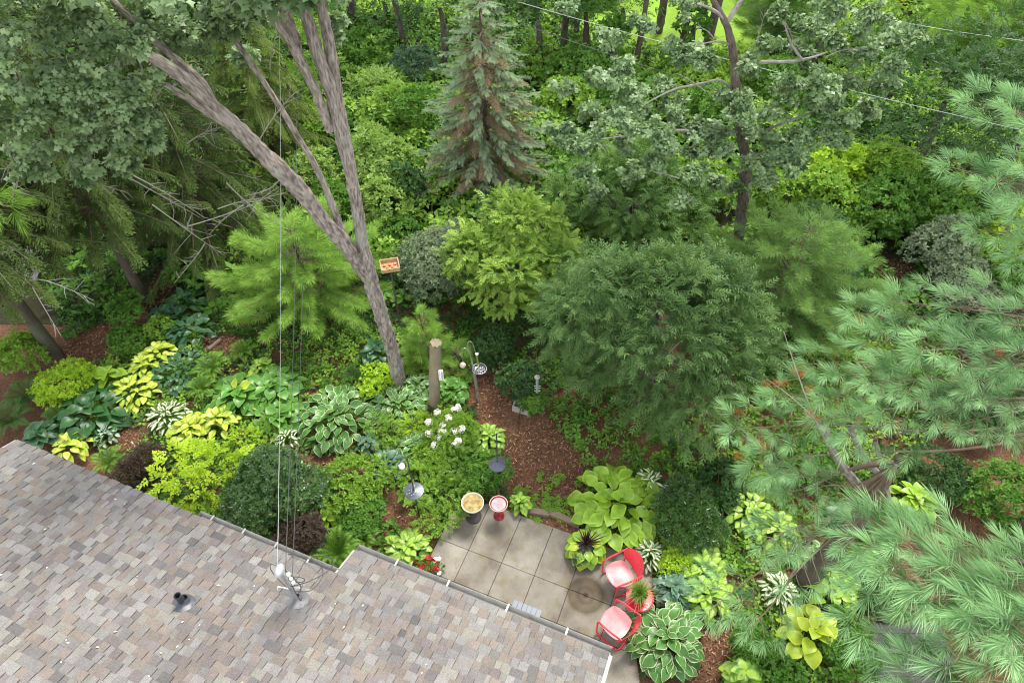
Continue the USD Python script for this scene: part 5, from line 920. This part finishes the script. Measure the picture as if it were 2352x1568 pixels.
# weathered post with a white gauge
b = at(997, 932); top = aty(1001, 786, b[1]); t = thing('wooden_post', 'thick weathered tree stump post standing right of the oak trunk', 'post', b)
m = MB(); limb(m, [b - [0, 0, .1], b * .7 + top * .3, b * .3 + top * .7, top], [.15, .135, .13, .135], 50, 22, .06, 31)
V, Fc, _, _ = m.get(); V[-22:, 2] += r.uniform(-.05, .02, 22); e = V[-22:].mean(0) + [0, 0, -.02]; m = MB(); m.add(np.vstack([V, e]), np.vstack([Fc, [[len(V) - 22 + k, len(V) - 22 + (k + 1) % 22, len(V)] for k in range(22)]])); t.part('post', m, M_POST, True)
gz = aty(1013, 861, b[1] - .1); t = thing('rain_gauge', 'small white framed gauge hung on the right side of the post', 'gauge', gz)
m = MB(); a_ = math.radians(50); R3 = np.array([[math.cos(a_), 0, math.sin(a_)], [-math.sin(a_), 0, math.cos(a_)], [0, 1, 0]]).T if False else np.eye(3); m.box(gz, (.11, .05, .34)); t.part('backboard', m, M_TAG); m = MB(); m.tube([gz + [.0, -.04, -.12], gz + [.0, -.04, .13]], .018, 8); t.part('tube', m, M_WHITE); 
for k in range(5): m = MB(); m.box(gz + [.035, -.029, -.1 + .05 * k], (.03, .006, .006)); t.part('scale_mark', m, M_BLACK)
# steel double crook with a tube feeder over a clear dish
b = at(1100, 920); y = b[1]; t = thing('shepherd_hook', 'silver double crook feeder pole planted in the mulch path', 'feeder pole', b); P3 = lambda u, v, dy=0: aty(u, v, y + dy)
m = MB(); m.tube([b - [0, 0, .1], P3(1094, 885), P3(1087, 842)], .036, 14); t.part('sleeve', m, M_METAL, True); m = MB(); m.tube([P3(1087, 843), P3(1081, 818), P3(1077, 806)], .016, 8); t.part('pole', m, M_METAL, True)
m = MB(); m.tube(spline([P3(1079, 812), P3(1075, 797), P3(1074.5, 788), P3(1079, 783.5), P3(1085, 788), P3(1089, 798), P3(1091, 806)], 24), .010, 8); t.part('crook', m, M_METAL, True)
m = MB(); m.tube(spline([P3(1081, 818), P3(1078, 809), P3(1073, 802), P3(1067, 799), P3(1063, 802), P3(1062, 806)], 20), .010, 8); t.part('crook', m, M_METAL, True)
fb = P3(1101, 847); ft = P3(1092.5, 814); ft[0] = fb[0] * .4 + ft[0] * .6; ax = unit(ft - fb)
t = thing('tube_feeder', 'clear tube bird feeder with a round see through tray on the silver crook', 'bird feeder', fb); m = MB(); m.tube([fb, ft], .032, 16); t.part('seed_tube', m, M_GLASS, True); m = MB(); m.tube([fb + [0, 0, .01], fb * .45 + ft * .55], .026, 12); t.part('seed', m, M_WOODBOX)
m = MB(); m.lathe([(.001, .03), (.036, .03), (.036, -.02)], ft, 16); t.part('cap', m, M_METAL); m = MB(); m.tube([ft + [0, 0, .03], P3(1091, 806)], .004, 5); t.part('hanger', m, M_METAL)
t.part('tray', MB().lathe([(.03, -.02), (.12, -.03), (.165, .005), (.172, .01), (.164, .012), (.12, -.022), (.03, -.012)], fb, 36), M_GLASS, True); m = MB(); m.tube([fb + [.168 * math.cos(x), .168 * math.sin(x), .008] for x in np.linspace(0, 2 * np.pi, 40)], .006, 6); t.part('tray_rim', m, M_METAL, True)
m = MB()
for k in range(70): a, q = r.uniform(0, 6.28), .13 * math.sqrt(r.random()); m.box(fb + [q * math.cos(a), q * math.sin(a), -.014], (.012, .008, .008))
t.part('spilled_seed', m, M_TAG, kind='stuff')
b = P3(1063, 838); t = thing('suet_cage', 'small orange brown feeder hanging from the left crook', 'bird feeder', b); m = MB(); m.lathe([(.001, .06), (.05, .05), (.075, .0), (.06, -.05), (.001, -.06)], b, 12); t.part('body', m, M_BOWL, True); m = MB(); m.tube([b + [0, 0, .06], P3(1062, 806)], .004, 5); t.part('hanger', m, M_METAL)
# black crook with the white tube
b = at(1192, 958); y = b[1]; t = thing('shepherd_hook', 'thin black crook pole among the vines right of the path', 'feeder pole', b)
m = MB(); m.tube([b - [0, 0, .1], P3(1196, 935), P3(1206, 880), P3(1209, 838)], .012, 8); t.part('pole', m, M_BLACK, True); m = MB(); m.tube(spline([P3(1209, 838), P3(1211, 828), P3(1220, 824), P3(1230, 830), P3(1233, 845)], 16), .009, 7); t.part('crook', m, M_BLACK, True)
fb = P3(1234, 900); ft = P3(1234, 866); t = thing('tube_feeder', 'grey tube feeder with a round white top near the hemlock', 'bird feeder', fb); m = MB(); m.tube([fb, ft], .032, 16); t.part('seed_tube', m, plain('grey_tube', (.2, .23, .2), .3), True); m = MB(); m.lathe([(.001, .05), (.04, .04), (.065, .012), (.068, 0), (.05, -.005)], ft, 24); t.part('lid', m, M_BLOCK, True)
for k in range(3): m = MB(); m.tube([fb + [-.075, 0, .05 + .09 * k], fb + [.075, 0, .05 + .09 * k]], .005, 6); t.part('perch', m, M_METAL)
m = MB(); m.tube([ft + [0, 0, .05], P3(1233, 845)], .004, 5); t.part('hanger', m, M_BLACK)
# concrete block, board
b = at(1197, 942); t = thing('concrete_block', 'hollow concrete block lying at the edge of the mulch path', 'block', b); a_ = math.radians(-18); R3 = np.array([[math.cos(a_), -math.sin(a_), 0], [math.sin(a_), math.cos(a_), 0], [0, 0, 1]])
pl = sbox(-.2, -.1, .2, .1).difference(sbox(-.165, -.068, -.02, .068)).difference(sbox(.02, -.068, .165, .068)); m = MB(); m.prism(pl, -.1, .1); V, Fc, _, _ = m.get(); m = MB(); m.add(V @ R3.T + b + [0, 0, .1], Fc); t.part('block', m, M_BLOCK)
b = at(1184, 885); t = thing('leaning_board', 'narrow reddish board leaning in the vines by the path', 'board', b); m = MB(); m.box(b + [0, 0, .3], (.10, .05, .62), np.array([[.97, 0, .24], [0, 1, 0], [-.24, 0, .97]])); m.box(b + [.0, .0, .6], (.12, .07, .05)); t.part('board', m, M_WOODBOX)
b = at(1055, 862); t = thing('low_bench', 'low dark wooden plank step behind the silver crook', 'step', b)
for k in range(3): m = MB(); m.box(b + [0, .12 * k, .16], (.55, .1, .03)); t.part('plank', m, plain('dark_red_wood_%d' % k, (.10, .055, .04), .8))
for s_ in (-.22, .22): m = MB(); m.box(b + [s_, .12, .075], (.04, .3, .14)); t.part('leg', m, M_DARKPLANK)
# tray feeder on a post behind the oak
c = aty(896, 613, 12.75); b = np.array([c[0], c[1], 0]); t = thing('tray_feeder', 'square wooden tray of orange halves behind the oak fork', 'bird feeder', b); a_ = math.radians(14); R3 = np.array([[math.cos(a_), -math.sin(a_), 0], [math.sin(a_), math.cos(a_), 0], [0, 0, 1]])
m = MB(); m.tube([b, c - [0, 0, .02]], .022, 10); t.part('pole', m, M_BARK2); m = MB(); m.box(c, (.42, .36, .025), R3); t.part('tray_floor', m, M_WOODBOX)
for q, s_ in (((0, .19, .05), (.46, .025, .11)), ((0, -.19, .05), (.46, .025, .11)), ((.22, 0, .05), (.025, .354, .11)), ((-.22, 0, .05), (.025, .354, .11))): m = MB(); m.box(c + R3 @ np.array(q), s_, R3); t.part('tray_side', m, M_WOODBOX)
for k in range(5):
    q = c + R3 @ np.array([-.13 + .065 * k, .05 * (-1) ** k, .045]); m = MB(); m.lathe([(.001, -.03), (.03, -.025), (.042, .0), (.038, .012), (.001, .014)], q, 14); single('orange_half', m, M_ORANGE, f'{["leftmost", "second from left", "middle", "second from right", "rightmost"][k]} orange half in the wooden tray', 'fruit', smooth=True)
# two baffled poles
def baffle(label, u, vb, vtop, ud, vd, R_, h):
    b = at(u, vb); t = thing('baffle_pole', label, 'feeder pole', b); top = aty(ud, vtop, b[1]); top[0] = b[0] + .0; c = np.array([b[0], b[1], aty(ud, vd, b[1])[2]]); top[2] = max(top[2], c[2] + .4)
    m = MB(); m.tube([b - [0, 0, .1], np.array([b[0], b[1], top[2]])], .0125, 8); t.part('pole', m, M_BLACK, True); t.part('baffle', MB().lathe([(.014, h), (.03, h - .004), (R_ * .5, h * .52), (R_ - .006, .006), (R_, 0), (R_ - .006, -.004), (R_ * .5, h * .5 - .008), (.014, h - .012)], c, 40), M_BAFFLE, True)
    m = MB(); m.lathe([(.013, h + .05), (.022, h + .05), (.022, h - .01)], c, 12); t.part('collar', m, M_BLACK); return t, b, top, c
t, b, top, c = baffle('black pole with a nearly flat dark disc baffle left of the bird baths', 963, 1186, 1057, 961, 1127, .205, .045)
m = MB(); q = np.array([b[0], b[1], top[2]]); m.tube(spline([q, q + [-.02, 0, .06], q + [-.09, 0, .07], q + [-.13, 0, 0], q + [-.13, 0, -.06]], 14), .009, 7); t.part('crook', m, M_BLACK, True)
m = MB()
for k in range(14): a, w = r.uniform(0, 6.28), .17 * math.sqrt(r.random()); m.lathe([(.001, .006), (.008, .003), (.001, 0)], c + [w * math.cos(a), w * math.sin(a) - .02, .052 * (1 - w / .205) + .004], 6)
single('bird_droppings', m, M_TAG, 'white specks on the flat disc baffle', 'specks', kind='stuff')
gc = q + [-.13, 0, -.2]; t = thing('globe_feeder', 'clear glass globe feeder with seed hanging over the flat baffle', 'bird feeder', gc); an = np.linspace(0.02, np.pi - .02, 16); t.part('globe', MB().lathe(np.stack([.088 * np.sin(an), .088 * np.cos(an)], 1), gc, 28), M_GLASS, True)
an2 = np.linspace(np.pi * .6, np.pi - .02, 8); t.part('seed', MB().lathe(np.vstack([[[.001, .08 * math.cos(np.pi * .6)]], np.stack([.081 * np.sin(an2), .081 * np.cos(an2)], 1)]), gc, 20), M_BOWL, True); m = MB(); m.tube([gc + [0, 0, .088], gc + [0, 0, .14]], .004, 5); t.part('hanger', m, M_METAL)
baffle('black pole with a dark cone baffle above the red bird bath', 1144, 1118, 995, 1142, 1066, .19, .12)
# bird baths
b = at(1088, 1186, .04); t = thing('bird_bath', 'tan bowled bird bath with brown algae water on a dark pedestal', 'bird bath', b)
t.part('pedestal', MB().lathe([(.001, 0), (.17, 0), (.17, .03), (.10, .06), (.065, .14), (.06, .38), (.10, .46), (.16, .50), (.001, .5)], b, 32), M_POT, True)
t.part('bowl', MB().lathe([(.05, .49), (.17, .51), (.225, .56), (.238, .60), (.24, .612), (.228, .618), (.214, .606), (.20, .57), (.14, .55), (.001, .545)], b, 48), M_BOWL, True); t.part('water', MB().lathe([(.001, .585), (.206, .585)], b, 40), M_ALGAE)
b = at(1146, 1184, .04); t = thing('bird_bath', 'smaller dark red glazed bird bath beside the tan one', 'bird bath', b)
t.part('pedestal', MB().lathe([(.001, 0), (.115, 0), (.118, .02), (.08, .05), (.045, .12), (.04, .34), (.07, .42), (.001, .44)], b, 32), M_CERAM, True)
t.part('bowl', MB().lathe([(.04, .42), (.11, .44), (.165, .48), (.188, .52), (.19, .528), (.178, .532), (.165, .515), (.12, .48), (.001, .47)], b, 44), M_CERAM, True); m = MB(); m.tube([b + [.186 * math.cos(x), .186 * math.sin(x), .53] for x in np.linspace(0, 2 * np.pi, 44)], .009, 6); t.part('rim', m, M_BOWL, True); t.part('water', MB().lathe([(.001, .505), (.158, .505)], b, 36), M_WATERPINK)
# red metal lawn chairs
def chair(label, u, v, dir_, cat='chair'):
    c = at(u, v, .42); b = np.array([c[0], c[1], .04]); t = thing('metal_chair', label, cat, b, 'red metal lawn chairs on the patio'); f = unit(np.array([*dir_, 0])); s = np.array([-f[1], f[0], 0]); z = np.array([0, 0, 1.])
    X = lambda a, l, h: b + f * a + s * l + z * h
    n = 15; g_ = np.linspace(-1, 1, n)
    def shell(fn, name, mat):
        A, B = np.meshgrid(g_, g_, indexing='ij'); top_ = np.array([[fn(a, b_) for b_ in g_] for a in g_]); T_ = top_.reshape(-1, 3); i, j = np.meshgrid(np.arange(n - 1), np.arange(n - 1), indexing='ij'); q = np.stack([i * n + j, (i + 1) * n + j, (i + 1) * n + j + 1, i * n + j + 1], -1).reshape(-1, 4)
        N_ = smooth_n(T_, q); V = np.vstack([T_ + N_ * .004, T_ - N_ * .004]); o = n * n; e = [k for k in range(n)] + [k * n + n - 1 for k in range(1, n)] + [o - 1 - k for k in range(1, n)] + [(n - 1 - k) * n for k in range(1, n - 1)]
        side_ = [[e[k], e[k] + o, e[(k + 1) % len(e)] + o, e[(k + 1) % len(e)]] for k in range(len(e))]; m = MB(); m.add(V, np.vstack([q, q[:, ::-1] + o, side_])); t.part(name, m, mat, True)
    def disc(a, b_):                                                  # square to rounded square
        return a * math.sqrt(1 - .36 * b_ * b_), b_ * math.sqrt(1 - .30 * a * a)
    def seat(a, b_):
        x, y_ = disc(a, b_); return X(.26 * x + .01, .265 * y_ * (1 - .05 * x), .375 + .03 * (x * x * .5 + y_ * y_) + .045 * x - (.03 * max(x - .7, 0)))
    def back(a, b_):
        x, y_ = disc(a, b_); return X(-.30 - .055 * (x + 1) + .10 * y_ * y_, .32 * y_ * (1 - .14 * max(x, 0)), .60 + .235 * x)
    shell(seat, 'seat', M_PINK); shell(back, 'backrest', M_RED)
    for sg in (-1, 1):
        m = MB(); m.tube(spline([X(-.30, .30 * sg, .70), X(-.12, .30 * sg, .655), X(.08, .295 * sg, .63), X(.19, .285 * sg, .61), X(.235, .28 * sg, .55), X(.23, .275 * sg, .35), X(.22, .27 * sg, .10), X(.17, .27 * sg, .026), X(.0, .27 * sg, .02), X(-.25, .26 * sg, .02)], 46), .0185, 10); t.part('arm_and_leg', m, M_RED, True)
    m = MB(); m.tube(spline([X(-.25, -.26, .02), X(-.28, -.2, .02), X(-.285, 0, .02), X(-.28, .2, .02), X(-.25, .26, .02)], 18), .0185, 10); t.part('rear_rail', m, M_RED, True)
    m = MB(); m.tube([X(.10, -.285, .365), X(.10, .285, .365)], .011, 8); m.tube([X(-.2, -.24, .34), X(-.2, .24, .34)], .011, 8); m.tube([X(-.2, -.24, .34), X(-.33, -.25, .5)], .011, 8); m.tube([X(-.2, .24, .34), X(-.33, .25, .5)], .011, 8); t.part('seat_brace', m, M_RED, True)
chair('upper red metal lawn chair, backed by cream streaked hosta', 1424, 1318, (-.92, -.38)); chair('lower red metal lawn chair beside the big white edged hosta', 1415, 1430, (-.74, .67))
c = at(1469, 1373, .5); b = np.array([c[0], c[1], .04]); t = thing('side_table', 'round red metal side table between the two chairs', 'table', b)
t.part('table_top', MB().lathe([(.001, .455), (.235, .455), (.255, .46), (.262, .475), (.262, .488), (.25, .488), (.235, .472), (.001, .47)], b, 48), M_RED, True); t.part('base', MB().lathe([(.001, .0), (.20, .0), (.20, .02), (.06, .05), (.04, .1), (.04, .45), (.001, .455)], b, 28), M_RED, True)
b2 = np.array([*at(1468, 1366, .62)[:2], .512]); t = thing('plant_pot', 'dark round pot of wispy grass standing on the red table', 'plant pot', b2); t.part('pot', MB().lathe([(.001, 0), (.10, 0), (.145, .15), (.155, .19), (.145, .195), (.135, .17), (.001, .165)], b2, 32), M_POT, True)
m = MB(); blades(m, b2 + [0, 0, .17], 220, .36, .011, r, (5, 62), .35); t.part('grass', m, C['fern'], kind='stuff'); m = MB(); blades(m, b2 + [0, 0, .17], 60, .5, .005, r, (30, 75), .3, .7); t.part('seed_stem', m, leaf('straw_stem', (.20, .13, .05), (.38, .28, .12), .1), kind='stuff')
# pot with the dark spike plant
b = np.array([*at(1345, 1262, .15)[:2], .042]); t = thing('plant_pot', 'pot of dark spiky cordyline ringed by lime sweet potato vine', 'plant pot', b); t.part('pot', MB().lathe([(.001, 0), (.14, 0), (.2, .28), (.215, .3), (.2, .3), (.185, .27), (.001, .26)], b, 28), M_POT, True)
m = MB(); blades(m, b + [0, .05, .28], 46, .55, .026, r, (3, 58), .12); t.part('spikes', m, C['spike'], kind='stuff')
for k in range(30):
    th = 2.4 * k; f = math.sqrt((k + .5) / 30); rad = np.array([math.cos(th), math.sin(th), 0]); pos = b + rad * (.1 + .2 * f) + [0, 0, .36 - .2 * f * f]; d = unit(rad + [0, 0, .5 - f]); x = unit(np.cross(d, [0, 0, 1.])); V, Fc, tn = hosta_leaf(.2, .19, .2, .3, r); t.part('leaf', (V @ np.stack([x, d, np.cross(x, d)]) + pos, Fc, tn, None), HL['lime'] if k % 4 else HL['gold'], True)
m = MB(); foliage(m, b + np.array([-.1, -.22, .12]), (.26, .16, .16), .5, .06, 1.2, r, 5); t.part('trailing_foliage', m, C['blue'], kind='stuff')
# petunias at the gutter
b = at(978, 1306, .1); b[2] = .04; t = thing('petunia_bed', 'red and white petunias flowering beyond the jutting gutter', 'flowers', b); m = MB(); foliage(m, b + [0, 0, .14], (.42, .2, .16), .5, .06, 1.1, r, 6); t.part('foliage', m, C['mid'], kind='stuff')
fl = (np.vstack([[0, 0, -.15], np.stack([np.cos(np.arange(10) * .628) * np.where(np.arange(10) % 2, .9, 1.05), np.sin(np.arange(10) * .628) * np.where(np.arange(10) % 2, .9, 1.05), np.full(10, .12)], 1)]), np.array([[0, k + 1, (k + 1) % 10 + 1] for k in range(10)]), np.full(11, .5))
for k in range(56):
    d = unit(r.normal(size=3) + [0, -.3, 1.3]); q = b + np.array([.45, .2, .16]) * unit(r.normal(size=3) * [1, 1, .5] + [0, 0, .8]) * r.uniform(.6, 1.05) + [0, 0, .14]; m = MB(); m.scatter([fl], q[None], frames(np.cross(d, [1., .2, 0])[None], d[None]), .05, r.uniform(.2, .9, 1), r); t.part('flower', m, C['white'] if k % 5 == 0 else C['red'])
# timbers and logs
for (pts, w, lab, nm) in (([(808, 1040, .06), (855, 1070, .06)], .055, 'short weathered log edging the mulch right of the white edged hosta', 'log'), ([(565, 1034, .06), (640, 1026, .06), (720, 1024, .06)], .05, 'long thin log lying at the edge of the hosta bed under the wires', 'log'), ([(478, 803, .05), (507, 779, .05)], .06, 'pale short log on the mulch beside the yellow fern', 'log'), ([(760, 1000, .05), (800, 1022, .05)], .04, 'log end under the big white edged hosta', 'log')):
    m = MB(); limb(m, [at(*q) for q in pts], [w, w * .9], 20, 12, .05, int(w * 999)); V, Fc, _, _ = m.get(); m = MB(); m.add(np.vstack([V, V[:12].mean(0), V[-12:].mean(0)]), np.vstack([Fc, [[k, (k + 1) % 12, len(V)] for k in range(12)], [[len(V) - 12 + (k + 1) % 12, len(V) - 12 + k, len(V) + 1] for k in range(12)]])); single(nm, m, M_TIMBER, lab, 'log', smooth=True)
for q0, q1, lab in (((1262, 1176), (1332, 1206), 'old timber edging between mulch path and patio'), ((1215, 1172), (1262, 1180), 'rotten stub of timber left of the patio timber')):
    p0, p1 = at(*q0, .05), at(*q1, .05); d = unit(p1 - p0); s_ = np.cross([0, 0, 1.], d); m = MB(); m.box((p0 + p1) / 2, (np.linalg.norm(p1 - p0), .13, .1), np.stack([d, s_, [0, 0, 1.]], -1)); single('landscape_timber', m, M_TIMBER, lab, 'timber')
# grey slatted bench by the house wall, dark planks bottom right
c = at(1210, 1412, .42); t = thing('slatted_bench', 'grey slatted bench end showing under the front gutter', 'bench', (c[0], c[1], .04)); Rg = np.stack([ua, np.array([*NN, 0]), [0, 0, 1]], -1); o = c - Rg @ np.array([.0, .12, 0])
for k in range(6): m = MB(); m.box(o + Rg @ np.array([-.28 + .095 * k, 0, 0]), (.086, .6, .03), Rg); t.part('slat', m, M_GREYSLAT)
for sx in (-.28, .2):
    for sy in (-.26, .26): m = MB(); m.box(o + Rg @ np.array([sx, sy, -.2]), (.05, .05, .36), Rg); t.part('leg', m, M_GREYSLAT)
b = at(2085, 1512); t = thing('plank_platform', 'low platform of dark grey planks under the pine at the bottom right', 'platform', b)
for k in range(6): m = MB(); m.box(b + [.0, -.45 + .19 * k, .16], (1.5, .18, .035)); t.part('plank', m, M_DARKPLANK)
for s_ in (-.6, .6): m = MB(); m.box(b + [s_, 0, .07], (.1, 1.0, .14)); t.part('bearer', m, M_DARKPLANK)
print('triangles', TRI['n'])
